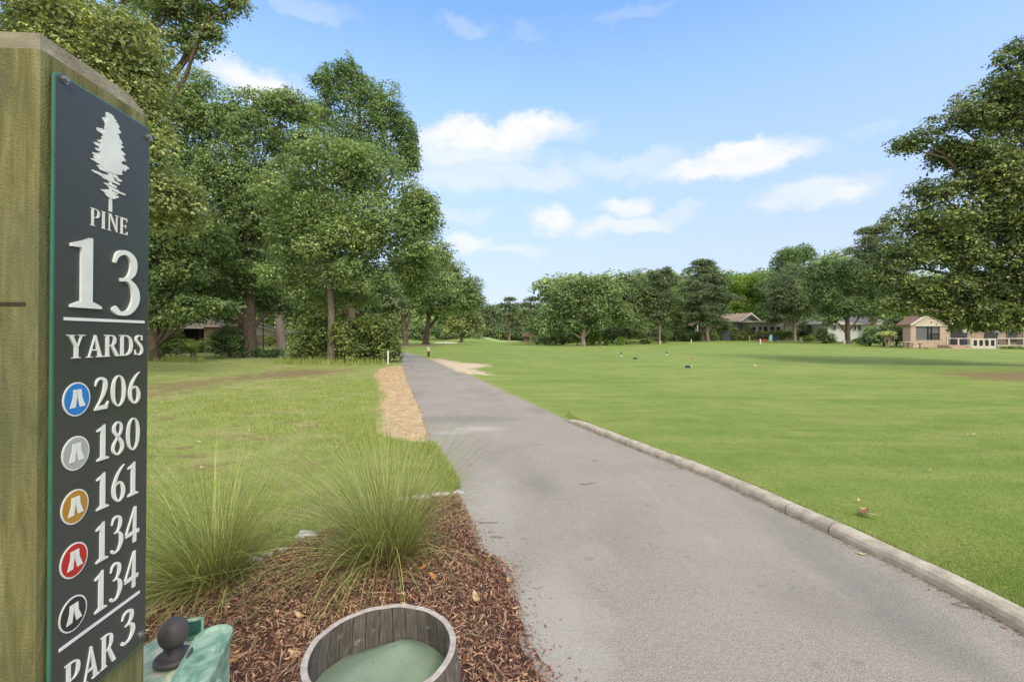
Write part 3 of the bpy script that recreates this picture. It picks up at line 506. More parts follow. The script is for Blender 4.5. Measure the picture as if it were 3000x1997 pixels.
for px, z, L, mt_, lab in [
    (1690, 76, [(1690, 985, 18, 22), (1698, 970, 14, 14)], 'L_LIME', 'bright green shrub left of the pale buttressed trunk'),
    (1735, 76, [(1730, 992, 26, 18), (1745, 985, 22, 18)], 'L_LIME', 'bright green shrub right of the pale buttressed trunk'),
    (1776, 76, [(1777, 1003, 9, 7)], 'L_LIME', 'smallest bright round shrub beside the two toned trunk'),
    (1818, 78, [(1815, 1000, 14, 10), (1822, 994, 10, 9)], 'L_LIME', 'yellow green shrub left of the dark trunk'),
    (1650, 82, [(1630, 985, 30, 22), (1660, 990, 30, 18), (1600, 990, 24, 14)], 'L_DARK', 'dark shrub mass at the left end of the tree line'),
    (1790, 92, [(1770, 970, 50, 32), (1830, 975, 50, 30), (1720, 965, 40, 30)], 'L_DARK', 'tall dark undergrowth behind the bright shrubs'),
    (1930, 96, [(1900, 980, 50, 24), (1960, 982, 50, 22), (1870, 970, 40, 30)], 'L_DARK', 'dark undergrowth behind the pale straight pine'),
    (1893, 79, [(1888, 1000, 14, 8), (1900, 998, 12, 8)], 'L_HEDGE', 'low yellow shrub left of the pale straight pine'),
    (1945, 84, [(1950, 985, 20, 16), (1940, 975, 12, 12)], 'L_GREEN', 'rounded green shrub right of the pale straight pine'),
    (2095, 96, [(2080, 985, 24, 16), (2060, 980, 24, 16)], 'L_HEDGE', 'olive shrub behind the twin pines'),
    (2020, 97, [(2010, 988, 30, 14), (2040, 985, 30, 16)], 'L_DARK', 'dark shrub left of the twin pines'),
    (2110, 98, [(2105, 962, 26, 24), (2120, 950, 20, 20)], 'L_DARK', 'tall shrub against the left wall of the blue house'),
    (2180, 97, [(2193, 965, 12, 8)], 'L_YEL', 'small golden shrub in front of the blue house windows'),
    (2368, 84, [(2362, 990, 18, 8), (2378, 988, 12, 8)], 'L_LIME', 'yellow green shrub right of the clipped hedge'),
    (2412, 76, [(2412, 985, 26, 16), (2405, 972, 14, 14), (2425, 996, 18, 12)], 'L_DARK', 'dark conical shrub on a mulch ring left of the spreading tree'),
    (2440, 92, [(2400, 965, 40, 20), (2440, 975, 30, 16), (2380, 955, 30, 20)], 'L_DARK', 'dark shrub mass beneath the white house windows'),
    (2548, 66, [(2545, 985, 24, 18), (2555, 972, 16, 14), (2530, 996, 16, 12), (2562, 995, 16, 10)], 'L_GREEN', 'rounded multi stemmed shrub right of the spreading tree'),
    (2590, 64, [(2590, 975, 40, 26), (2640, 965, 30, 34), (2620, 940, 30, 24)], 'L_DARK', 'dark shrub mass behind the bird feeder'),
    (2515, 82, [(2510, 998, 14, 8), (2530, 1000, 12, 7)], 'L_DARK', 'low dark shrub right of the spreading trunk'),
    (2625, 64, [(2625, 965, 20, 14), (2640, 972, 16, 14)], 'L_LIME', 'pale leafy shrub left of the stone porch')]:
    bush(lab, px, z, L, .24, globals()[mt_], group=GS, tint=.45, clump=.34, fill=.7)
bush('long clipped hedge in front of the blue house', 2240, 93, [(2155, 985, 22, 13), (2150, 965, 12, 8)] + [(2180 + 22 * i_, 982 - .3 * i_, 18, 14 + (i_ % 2)) for i_ in range(9)], .22, L_HEDGE, name='hedge', tint=.5, fill=.8)
bush('far tangle of palmettos and brush behind the green', 1490, 185, [(1400 + 34 * i_, 975 + (i_ % 3) * 4, 30, 22) for i_ in range(7)], .6, L_DARK, tint=.5, fill=.8)
bush('brush behind the bunker under the magnolia', 1330, 150, [(1300 + 24 * i_, 988 - (i_ % 2) * 5, 20, 12) for i_ in range(5)], .5, L_DARK, tint=.5)
bush('shaded undergrowth behind the leaning oak', 1150, 115, [(1110 + 30 * i_, 975 + (i_ % 2) * 6, 30, 26) for i_ in range(5)], .4, L_DARK, tint=.5)
bush('vine draped undergrowth behind the sign post', 250, 40, [(100 + 80 * i_, 960 + (i_ % 2) * 10, 70, 80) for i_ in range(5)], .3, L_DARK, tint=.5)
def wood(label, pts, h, mat, ls=.8):
    mb = MB(); lb = []
    for px, z in pts:
        c = gpos(px, z); z0 = tzf(*c)
        for q in range(3): lb.append((c[0] + rs.uniform(-3, 3), c[1] + rs.uniform(-2, 2), z0 + h * (.25 + .28 * q), h * .42, h * .4, h * .27))
    crown(mb, lb, ls, 1.4, tint=.5, fill=.6); return obj('far_wood', mb, mat, label=label, cat='wood', kind='stuff')
wood('far wood closing the view behind the left grove and its houses', [(px, 125) for px in range(-100, 1130, 75)], 17, L_DARK)
wood('far wood closing the view behind the right tree line', [(px, 128) for px in range(1640, 3200, 60)], 18, L_OLIVE)
wood('distant wood behind the green', [(px, 215) for px in range(1080, 1640, 45)], 15, L_OLIVE)
# ------------------------------------------------------------------ grasses
def blades(mb, x, y, z, h, wd, lean, t, seg=1, az=None, curve=0.0):
    N = len(x); a = rs.uniform(0, 2 * math.pi, N) if az is None else az; d = np.stack([np.cos(a), np.sin(a), np.zeros(N)], 1)
    s_ = np.stack([-np.sin(a), np.cos(a), np.zeros(N)], 1); b = np.stack([x, y, z], 1); pts = []
    for i in range(seg + 1):
        f = i / seg; ang = lean * (1 - curve + curve * f)
        p = b + d * (h * f * np.sin(ang))[:, None] + np.array([0, 0, 1.]) * (h * f * np.cos(ang))[:, None]; pts.append(p)
    ww = [wd * (1 - (i / seg) ** 1.5 * .9) for i in range(seg + 1)]
    for i in range(seg):
        A_, B_ = pts[i], pts[i + 1]
        mb.quads(np.stack([A_ - s_ * ww[i][:, None] / 2, A_ + s_ * ww[i][:, None] / 2, B_ + s_ * ww[i + 1][:, None] / 2, B_ - s_ * ww[i + 1][:, None] / 2], 1), t)
LAWN = leafmat('lawn_blades', (.38, .29, .13), (.265, .35, .09), (.39, .46, .13), .3, .6)
FAIRB = leafmat('fairway_blades', (.17, .23, .05), (.24, .32, .075), (.35, .41, .12), .3, .6)
TALL = leafmat('muhly_grass_blades', (.22, .15, .08), (.17, .26, .065), (.56, .60, .24), .3, .5)
def scatter(n, fx, y0, y1, pw=1.6):
    """points thinning out with distance"""
    y = y0 * (y1 / y0) ** (rs.uniform(0, 1, n) ** pw); return fx(y), y
iy_, ix_ = ys, xs; DG = dirt.reshape(len(ys), len(xs))
def dmask(x, y): return DG[np.clip(np.searchsorted(iy_, y), 0, len(ys) - 1), np.clip(np.searchsorted(ix_, x), 0, len(xs) - 1)]
N = 250000; x, y = scatter(N, lambda y: -1.18 * y + rs.uniform(0, 1, N) * (lx(y) + 1.18 * y + .02), 2.5, 19, .95)
k = (sdist(BEDP, x, y) > -.02) & (x < lx(y) + .03 * rs.normal(0, 1, N)); 
cl = np.sin(x * 3.1 + 2 * np.sin(y * 2.3)) * np.sin(y * 4.1 + 1.7 * np.sin(x * 1.7)) * .5 + np.sin(x * .9 + y * 1.3) * .4
sdl = sdist(SANDL, x, y); sdd = sdist(DIRT, x, y)
k &= (rs.uniform(-1.3, 1, N) < cl + .12) & (rs.uniform(0, 1, N) > 1.25 * dmask(x, y)) & ~((sdl < .1) & (rs.uniform(0, 1, N) > .03)) & ~((sdd < .3) & (rs.uniform(0, 1, N) > .1))
x, y, cl = x[k], y[k], cl[k]; n_ = len(x)
mb = MB(); blades(mb, x, y, tz(x, y) - .003, rs.uniform(.018, .055, n_) * (1 + .6 * cl) * (1 + .02 * y), .0028 + .0011 * y * rs.uniform(.6, 1.2, n_), np.abs(rs.normal(.35, .4, n_)), np.clip(rs.normal(.5, .2, n_) + .12 * cl, 0, 1))
obj('lawn_grass', mb, LAWN, kind='stuff', label='patchy light green lawn grass left of the path', cat='grass', zero=True)
N = 200000; x, y = scatter(N, lambda y: rx_(y) + .13 + rs.uniform(0, 1, N) * (1.18 * y - rx_(y)), 2.1, 24, .9)
k = (x < 1.2 * y) & (rs.uniform(0, 1, N) > sm((y - 6) / 15)); x, y = x[k], y[k]; n_ = len(x); cl = np.sin(x * 2.1 + 2 * np.sin(y * 1.3)) * np.sin(y * 2.1 + x)
mb = MB(); blades(mb, x, y, tz(x, y) - .002, rs.uniform(.006, .015, n_), .0022 + .0011 * y * rs.uniform(.6, 1.2, n_), np.abs(rs.normal(.5, .5, n_)), np.clip(rs.normal(.45, .14, n_) + .1 * cl, 0, 1))
obj('fairway_grass', mb, FAIRB, kind='stuff', label='short mown fairway grass right of the kerb', cat='grass', zero=True)
# longer fringe where the lawn meets path, kerb and bush
mb = MB(); n_ = 5200; y = rs.uniform(4.6, 12, n_); x = lx(y) - np.abs(rs.normal(0, .1, n_)) + .02; k = sdist(SANDL, x, y) > .05; x, y = x[k], y[k]; n_ = len(x)
blades(mb, x, y, tz(x, y), rs.uniform(.04, .11, n_), .004 * np.ones(n_) + .0007 * y, np.abs(rs.normal(.5, .4, n_)), np.clip(rs.normal(.55, .2, n_), 0, 1), 2, curve=.6)
y = rs.uniform(1.9, 9, 4200); x = kx(y) + .15 + np.abs(rs.normal(0, .025, 4200)); blades(mb, x, y, np.full(4200, .055), rs.uniform(.015, .05, 4200), .0028 + .0006 * y, np.abs(rs.normal(.5, .4, 4200)), np.clip(rs.normal(.5, .2, 4200), 0, 1), 2, curve=.6)
n_ = 2600; px_ = rs.uniform(430, 1130, n_); zz = rs.uniform(24.5, 27.5, n_) + np.maximum(0, (700 - px_) / 70); x = (px_ - 1500) / F * zz; y = zz
k = ((px_ > 800) | (px_ < 600)); x, y = x[k], y[k]; n_ = len(x)
blades(mb, x, y, tz(x, y), rs.uniform(.15, .5, n_), .03 * np.ones(n_), np.abs(rs.normal(.4, .3, n_)), np.clip(rs.normal(.45, .2, n_), 0, 1), 2, curve=.6)
obj('grass_fringe', mb, LAWN, kind='stuff', label='longer ragged grass along the path edge and under the bushes', cat='grass', zero=True)
def clump(label, x0, y0, h, n_, r0, sc=1.0, wind=(0, 0)):
    z0 = tzf(x0, y0) + .03; root = thing('ornamental_grass', label, 'ornamental grass', (x0, y0, z0), 'ornamental grass clumps in the mulch bed')
    def make(n_, hh, wd, ln, ls, t, tv, curve, seg=7, wk=1):
        a = rs.uniform(0, 2 * math.pi, n_); r = r0 * np.sqrt(rs.uniform(0, 1, n_)) ; lean = np.abs(rs.normal(ln, ls, n_)) + .35 * r / r0
        x = x0 + r * np.cos(a); y = y0 + r * np.sin(a); a2 = a + rs.normal(0, .5, n_)
        H = hh * rs.uniform(.55, 1.1, n_) * sc; mb = MB()
        d = np.stack([np.cos(a2) + wind[0] * wk, np.sin(a2) + wind[1] * wk, 0 * a], 1); s_ = np.stack([-np.sin(a2), np.cos(a2), 0 * a], 1)
        tw = rs.uniform(0, math.pi, n_); s_ = s_ * np.cos(tw)[:, None] + np.array([0, 0, 1.]) * (np.sin(tw) * .5)[:, None]
        P = np.stack([x, y, np.full(n_, z0)], 1); tt = np.clip(rs.normal(t, tv, n_), 0, 1); w0 = wd * rs.uniform(.6, 1.3, n_)
        bow = curve * rs.uniform(.3, 1.6, n_)
        for i in range(seg):
            ang = lean + bow * (i / seg) ** 1.3; st = H / seg
            Q = P + d * (st * np.sin(ang))[:, None] + np.array([0, 0, 1.]) * (st * np.cos(ang))[:, None]; Q[:, 2] = np.maximum(Q[:, 2], z0 - .01 + rs.uniform(0, .02, n_))
            wa, wb = w0 * (1 - .8 * (i / seg)), w0 * (1 - .8 * ((i + 1) / seg)); tq = np.clip(tt - (.25 if i == 0 else .1 if i == 1 else 0), 0, 1)
            mb.quads(np.stack([P - s_ * wa[:, None], P + s_ * wa[:, None], Q + s_ * wb[:, None], Q - s_ * wb[:, None]], 1), tq); P = Q
        return mb
    obj('blades', make(n_, h * 1.08, .0017, .16, .18, .47, .3, .7), TALL, root)
    obj('arching_blades', make(int(n_ * .4), h * 1.0, .002, .6, .35, .5, .3, 1.9, 9, 4), TALL, root)
    obj('dry_thatch', make(int(n_ * .9), h * .38, .0018, .7, .4, .06, .08, .9, 4), TALL, root)
clump('larger ornamental grass clump in the mulch right behind the barrel', -.86, 3.12, .98, 1500, .17, wind=(-.08, -.05))
clump('smaller ornamental grass clump between the sign post and the larger clump', -1.86, 2.84, .86, 1400, .16, wind=(-.12, -.12))
# ------------------------------------------------------------------ rocks edging the bed
ROCK = plain('limestone', (.62, .6, .55), (.38, .36, .32), 14, .85, .8, bscale=40)
def rock(px, py, wpx, label, hk=.45):
    x0, y0 = P2(px, py); r = wpx / F * y0 / 2; mb = MB(); n1, n2 = 14, 9; V = []
    for i in range(n2 + 1):
        for j in range(n1):
            th = math.pi * i / n2; ph = 2 * math.pi * j / n1; d = np.array([math.sin(th) * math.cos(ph), math.sin(th) * math.sin(ph), math.cos(th)])
            k_ = 1 + .22 * math.sin(3 * d[0] + px) * math.cos(4 * d[1] + py) + .1 * math.sin(9 * d[2] + 7 * d[0] + px)
            d = np.sign(d) * np.abs(d) ** .8; V.append((x0 + d[0] * r * k_, y0 + d[1] * r * .7 * k_, tzf(x0, y0) + .01 + d[2] * r * hk * k_))
    mb.add(V, [(i * n1 + j, (i + 1) * n1 + j, (i + 1) * n1 + (j + 1) % n1, i * n1 + (j + 1) % n1) for i in range(n2) for j in range(n1)])
    obj('edging_rock', mb, ROCK, label=label, cat='rock', group='pale rocks edging the mulch bed', smooth=True)
for a_ in [(898, 1572, 62, 'largest pale limestone rock between the two grass clumps', .4), (822, 1612, 36, 'small pale rock left of the largest rock', .3), (786, 1626, 34, 'pinkish pale rock in the middle of the short row', .3), (745, 1644, 56, 'flat pale rock at the left end of the row', .3),
           (1182, 1466, 34, 'pale rock seen through the right hand grass clump', .4), (1232, 1460, 50, 'flat grey rock behind the right hand grass clump', .2), (1290, 1452, 54, 'thin flat rock right of the grass clump', .2), (1345, 1446, 36, 'last flat rock against the path edge', .2)]: rock(*a_)
# ------------------------------------------------------------------ fallen leaves and twigs
ML = [plain('dead_leaf_orange', (.62, .30, .06), (.45, .2, .05), 20, .6), plain('dead_leaf_brown', (.30, .13, .06), (.2, .09, .04), 20, .6), plain('dead_leaf_tan', (.6, .46, .26), (.45, .33, .18), 20, .6), plain('twig_bark', (.17, .1, .07), (.1, .06, .04), 30, .8)]
def leaf_mesh(L, wd, curl):
    mb = MB(); V = []; n_ = 7
    for i in range(n_):
        f = i / (n_ - 1); w_ = wd * math.sin(math.pi * min(1, f * .93 + .05)) ** .8 / 2; zc = curl * L * (f - .5) ** 2 * 2 + .003
        for s_ in (-1, 0, 1): V.append((L * (f - .5), s_ * w_, zc + abs(s_) * w_ * .5))
    mb.add(V, [(3 * i + j, 3 * (i + 1) + j, 3 * (i + 1) + j + 1, 3 * i + j + 1) for i in range(n_ - 1) for j in (0, 1)]); return mb
LT = {}
def fallen(px, py, L, mi, label, grp, up=.0, ang=None):
    x0, y0 = P2(px, py); key = (mi, grp, label)
    if key not in LT: LT[key] = obj('fallen_leaf', leaf_mesh(1, .42, .8), ML[mi], label=label, cat='leaf', group=grp, zero=True); o = LT[key]
    else: o = LT[key].copy(); S.collection.objects.link(o)
    o.location = (x0, y0, tzf(x0, y0) + .012 + up); o.scale = (L, L, L * .6); o.rotation_euler = (random.uniform(-.2, .2), random.uniform(-.2, .2), random.uniform(0, 6.28) if ang is None else ang)
GM = 'dead leaves lying on the mulch'
for px, py, L, mi, lab in [(1232, 1690, .085, 0, 'curled orange leaf on the mulch below the larger grass clump'), (1272, 1716, .09, 0, 'broad orange leaf right of the curled one below the larger clump'), (1195, 1700, .07, 2, 'tan leaf left of the two orange leaves'), (684, 1950, .075, 0, 'yellow leaf standing on the mulch right of the green ball washer'), (680, 1968, .07, 0, 'orange curved leaf right beside the ball washer'),
       (880, 1835, .08, 2, 'tan leaf on the mulch under the drooping grass'), (870, 1950, .09, 2, 'long pale leaf just left of the barrel'), (812, 1893, .07, 2, 'pale leaf on the mulch left of the barrel'), (1395, 1780, .09, 2, 'long pale bark sliver on the mulch right of the barrel'), (1508, 1810, .05, 2, 'tan leaf at the mulch edge against the path'), (1103, 1765, .05, 2, 'small tan leaf behind the barrel rim'),
       (705, 1644, .06, 2, 'dry tan leaf beside the smaller clump'), (614, 1703, .08, 1, 'brown leaf caught in the smaller grass clump'), (1490, 1726, .05, 0, 'small orange leaf at the right edge of the mulch'), (750, 1860, .05, 2, 'small pale leaf left of the drooping grass')]:
    fallen(px, py, L, mi, lab, GM, .04)
rl_ = random.Random(4)
for i_ in range(34):
    y = 3.2 * (8 ** rl_.random()); x = kx(y) + .5 + rl_.random() * y * .9
    fallen(1500 + F * x / y, HZ + EYE * F / y, rl_.uniform(.035, .075), rl_.choice([1, 2, 2]) , 'small dry leaf scattered on the mown fairway', 'dry leaves scattered on the fairway', .015)
for i_ in range(26):
    y = 4.8 * (3.4 ** rl_.random()); x = lx(y) - .6 - rl_.random() * y * .8
    fallen(1500 + F * x / y, HZ + EYE * F / y, rl_.uniform(.05, .1), rl_.choice([1, 2, 1]), 'small dry leaf scattered on the patchy lawn', 'dry leaves scattered on the lawn', .02)
fallen(2530, 1531, .12, 1, 'large curled brown leaf on the fairway right of the kerb', 'large dead leaves on the fairway', .01, .3)
fallen(2545, 1540, .12, 2, 'tan leaf tucked under the large curled brown one', 'large dead leaves on the fairway', .02, -.5)
fallen(2526, 1628, .06, 2, 'tan leaf on the asphalt against the kerb', 'leaves on the asphalt')
fallen(1206, 1076, .2, 1, 'dark leaf lying on the far part of the path', 'leaves on the asphalt')
def twig(px, py, L, ang, label, r=.003):
    x0, y0 = P2(px, py); mb = MB(); k_ = 6; d = np.array([math.cos(ang), math.sin(ang)]); t = np.linspace(-.5, .5, k_)
    P = np.stack([x0 + d[0] * t * L, y0 + d[1] * t * L + rs.normal(0, .03 * L, k_), np.full(k_, .018)], 1); mb.tube(P, np.linspace(r, r * .5, k_), 6)
    mb.tube([P[3], P[3] + np.array([d[0] * .5 - d[1], d[1] * .5 + d[0], .01]) * L * .12], [r * .6, r * .3], 5)
    obj('twig', mb, ML[3], label=label, cat='twig', group='twigs on the asphalt path', smooth=True)
twig(1725, 1420, .2, .35, 'longest dark twig lying in the middle of the path'); twig(1432, 1536, .16, .1, 'thin twig on the path right of the larger grass clump'); twig(1455, 1578, .1, -.1, 'thin twig just below the other one by the grass clump')
twig(1572, 1925, .09, 1.9, 'thick curved twig by the mulch edge at the bottom', .006); twig(1545, 1870, .07, -.3, 'short stick on the mulch edge'); twig(1745, 1353, .08, -.3, 'faint thin twig beyond the longest one'); twig(2830, 1785, .12, -.5, 'brown twig against the kerb at the lower right')
N = 2200; x = rs.uniform(-2.6, .1, N); y = rs.uniform(1.5, 4.3, N); k = (sdist(BEDP, x, y) < -.08) & ((x + .5) ** 2 + (y - 1.735) ** 2 > .11); x, y = x[k], y[k]; N = len(x)
mb = MB().add(*chips(N, x, y, tz(x, y) + bedz(x, y) + rs.uniform(.012, .03, N), rs.uniform(.05, .16, N), rs.uniform(.0015, .003, N), np.clip(rs.normal(.5, .25, N), 0, 1), .12))
obj('straw_litter', mb, leafmat('dry_straw', (.22, .15, .09), (.40, .31, .18), (.62, .52, .34), .1, .8), kind='stuff', label='dry tan straw and stems strewn over the bark mulch', cat='straw', zero=True)
N = 5200; y = rs.uniform(6.7, 23, N); x = lx(y) - rs.uniform(0, 1.3, N); k = sdist(SANDL, x, y) < .12; x, y = x[k], y[k]; N = len(x)
mb = MB().add(*chips(N, x, y, tz(x, y) + rs.uniform(.002, .02, N), rs.uniform(.04, .14, N), .0016 + .0004 * y, np.clip(rs.normal(.62, .25, N), 0, 1), .15)); obj('pine_straw', mb, leafmat('pine_straw_needles', (.22, .12, .06), (.42, .29, .15), (.66, .52, .32), .0, .8), kind='stuff', label='tan pine straw scattered on the sandy strip left of the path', cat='straw', zero=True)
N = 700; y = rs.uniform(1.9, 8.4, N); x = kx(y) - np.abs(rs.normal(0, .03, N)) - .004
mb = MB().add(*chips(N, x, y, np.full(N, .013), .02 * rs.uniform(.3, 1.6, N), .005 * rs.uniform(.5, 1.5, N), np.clip(rs.normal(.3, .25, N), 0, 1), .15)); obj('kerb_litter', mb, MULCH, kind='stuff', label='fine brown litter gathered in the gutter along the kerb', cat='litter', zero=True)
mb = MB(); N = 260; y = rs.uniform(1.9, 3.9, N); x = lx(y) + np.abs(rs.normal(0, .09, N)) + .01
mb.add(*chips(N, x, y, np.full(N, .014), .022 * rs.uniform(.4, 1.5, N), .006 * rs.uniform(.5, 1.4, N), np.clip(rs.normal(.4, .2, N), 0, 1), .15))
obj('mulch_crumbs', mb, MULCH, kind='stuff', label='loose mulch chips spilled onto the asphalt edge', cat='mulch', zero=True)
# ------------------------------------------------------------------ sago palms
def sago(label, px, z, h, r):
    x0, y0 = gpos(px, z); z0 = tzf(x0, y0); root = thing('sago_palm', label, 'palm', (x0, y0, z0), 'sago palms at the lawn edge'); mt = MB()
    mt.tube([(x0, y0, z0 - .05), (x0, y0, z0 + h * .3), (x0, y0, z0 + h * .5)], [.2, .17, .12], 10, wob=.1); obj('trunk', mt, BARK, root)
    for i_ in range(26):
        a = i_ * 2.4; e = 1.25 - 1.1 * (i_ / 26); mb = MB(); P = []; p = np.array([x0, y0, z0 + h * .5]); L = r * random.uniform(.9, 1.15); n_ = 12
        for j_ in range(n_ + 1): P.append(p.copy()); el_ = e - 1.7 * (j_ / n_) ** 1.5; p = p + np.array([math.cos(a) * math.cos(el_), math.sin(a) * math.cos(el_), math.sin(el_)]) * L / n_
        mb.tube(P, np.linspace(.012, .004, n_ + 1), 4); sd_ = np.array([-math.sin(a), math.cos(a), 0])
        Q = []
        for j_ in range(1, n_ * 2):
            f = j_ / (n_ * 2); k_ = f * n_; i0 = int(k_); q = P[i0] + (P[min(i0 + 1, n_)] - P[i0]) * (k_ - i0); dr = P[min(i0 + 1, n_)] - P[i0]; dr = dr / (np.linalg.norm(dr) + 1e-9)
            for s_ in (-1, 1):
                tip = q + sd_ * s_ * .24 * math.sin(math.pi * (f * .8 + .15)) + dr * .08 + np.array([0, 0, .05]); Q.append([q - dr * .014, q + dr * .014, tip + dr * .004, tip - dr * .004])
        mb.quads(np.array(Q), np.full(len(Q), .35 + .5 * (i_ < 14))); obj('frond', mb, L_PALM, root)
sago('larger sago palm with arching fronds on a dark trunk at the lawn edge', 566, 28, 1.25, 1.5)
sago('smaller sago palm beside the sign, left of the larger one', 462, 29.5, 1.15, 1.3)
# ------------------------------------------------------------------ tee sign
def _wood():
    m, n = newmat('weathered_green_wood'); pos = n.add('ShaderNodeTexCoord').outputs['Object']
    f = n.noise(n.scale(pos, (1, 1, .12)), 40, 6, .65, 1.2); b_ = n.noise(n.scale(pos, (1, 1, .5)), 7, 5, .6); s_ = n.noise(n.scale(pos, (1, 1, .2)), 3, 3, .5)
    c = n.ramp(f, [(.3, (.10, .10, .045)), (.5, (.19, .18, .075)), (.72, (.29, .275, .14))]); c = n.mix(n.rng(b_, .42, .7, 0, .7), c, (.12, .13, .075)); c = n.mix(n.rng(s_, .5, .7, 0, .5), c, (.30, .27, .10)); ck = n.noise(n.scale(pos, (1, 1, .02)), 55, 3, .6); c = n.mix(n.rng(ck, .66, .72, 0, .8), c, (.03, .03, .015))
    n.add('ShaderNodeOutputMaterial', ins={0: n.add('ShaderNodeBsdfPrincipled', ins={'Base Color': c, 'Roughness': .85, 'Specular IOR Level': .2, 'Normal': n.bump(n.math('SUBTRACT', n.math('ADD', f, n.noise(pos, 300, 3, .7)), n.rng(ck, .64, .72)), .8, .004)}).outputs[0]}); return m
SWOOD = _wood()
SFACE = plain('sign_face', (.050, .056, .052), (.040, .045, .042), 3, .36, .06, spec=.6, bscale=200)
SEDGE = plain('sign_edge_green', (.05, .19, .12), (.04, .14, .09), 10, .3, 0, spec=.6)
SWHITE = plain('sign_letter_white', (.80, .82, .80), (.7, .72, .70), 20, .45)
STEEL = plain('screw_steel', (.45, .45, .45), (.25, .25, .25), 60, .35, metal=.8)
zl, zr = .70, .90; XL, XR = -1360 / F * zl, -1074 / F * zr
DU = np.array([XR - XL, zr - zl]); PWD = float(np.hypot(*DU)); DU /= PWD; NN = np.array([DU[1], -DU[0]])      # along the plate, out of the plate
def puv(dx, dy):                   # a point of the plate, in metres along it and above ground
    px, py = dx * 1.2733, dy * 1.2733; t = (px - 1500) / F; u = (t * zl - XL) / (DU[0] - t * DU[1]); Y = zl + DU[1] * u; return u, EYE - (py - HZ) / F * Y
def W3(u, v, h):                   # plate coordinates to the world, with the post's slight lean
    return (XL + DU[0] * u + NN[0] * h + (v - 1.4) * .0085, zl + DU[1] * u + NN[1] * h, v)
SROOT = thing('tee_sign', 'tall dark green tee sign for hole 13 on a square wooden post', 'sign', (XL - .1, zl + .1, 0))
mb = MB(); a0, a1 = -.012, PWD + .006; dpt = .27; zt = EYE + .434; zt2 = EYE + .472
def ring(i, z): return [W3(a0 + i, z, -.004 - i), W3(a1 - i, z, -.004 - i), W3(a1 - i, z, -dpt + i), W3(a0 + i, z, -dpt + i)]
V = ring(0, -.3) + ring(0, zt) + ring(.022, zt2)
mb.add(V, [(0, 3, 2, 1)] + [(i, (i + 1) % 4, 4 + (i + 1) % 4, 4 + i) for i in range(4)]); mb.add(V, [(8, 9, 10, 11)] + [(4 + i, 4 + (i + 1) % 4, 8 + (i + 1) % 4, 8 + i) for i in range(4)], None, 1)
ENDG = plain('weathered_end_grain', (.26, .24, .17), (.15, .13, .085), 14, .9, .8, bscale=70)
post = obj('post', mb, [SWOOD, ENDG], SROOT)
mb = MB(); v_ = 1.5985; mb.add([W3(a0 - .0008, v_ + q, h) for q in (-.003, .003) for h in (-.022, -.088)] + [W3(a0 + .001, v_ + q * .8, h) for q in (-.003, .003) for h in (-.024, -.086)], [(0, 1, 3, 2), (4, 6, 7, 5), (0, 4, 5, 1), (2, 3, 7, 6), (0, 2, 6, 4), (1, 5, 7, 3)]); obj('gouge', mb, plain('dark_gouge', (.035, .035, .02), None, 50, .9), post)
vt = EYE + (HZ - 204) / F * zl; vb = EYE - (1877 - HZ) / F * zr
vt = (vt + EYE + (HZ - 376) / F * zr) / 2
def rrect(u0, u1, v0, v1, r, n_=6):
    out = []
    for cx, cy, a in ((u1 - r, v1 - r, 0), (u0 + r, v1 - r, 90), (u0 + r, v0 + r, 180), (u1 - r, v0 + r, 270)):
        for i in range(n_ + 1): t = R(a + 90 * i / n_); out.append((cx + r * math.cos(t), cy + r * math.sin(t)))
    return out
def slab(mb, poly, h0, h1, m=0):
    n_ = len(poly); mb.add([W3(u, v, h0) for u, v in poly] + [W3(u, v, h1) for u, v in poly], [tuple(range(n_, 2 * n_)), tuple(range(n_ - 1, -1, -1))] + [(i, (i + 1) % n_, (i + 1) % n_ + n_, i + n_) for i in range(n_)], None, m)
mb = MB(); slab(mb, rrect(0, PWD, vb, vt, .010), 0, .004); plate = obj('plate', mb, SEDGE, SROOT, bevel=.001)
mb = MB(); slab(mb, rrect(.0045, PWD - .0025, vb + .003, vt - .003, .008), .004, .0046); obj('face', mb, SFACE, plate)
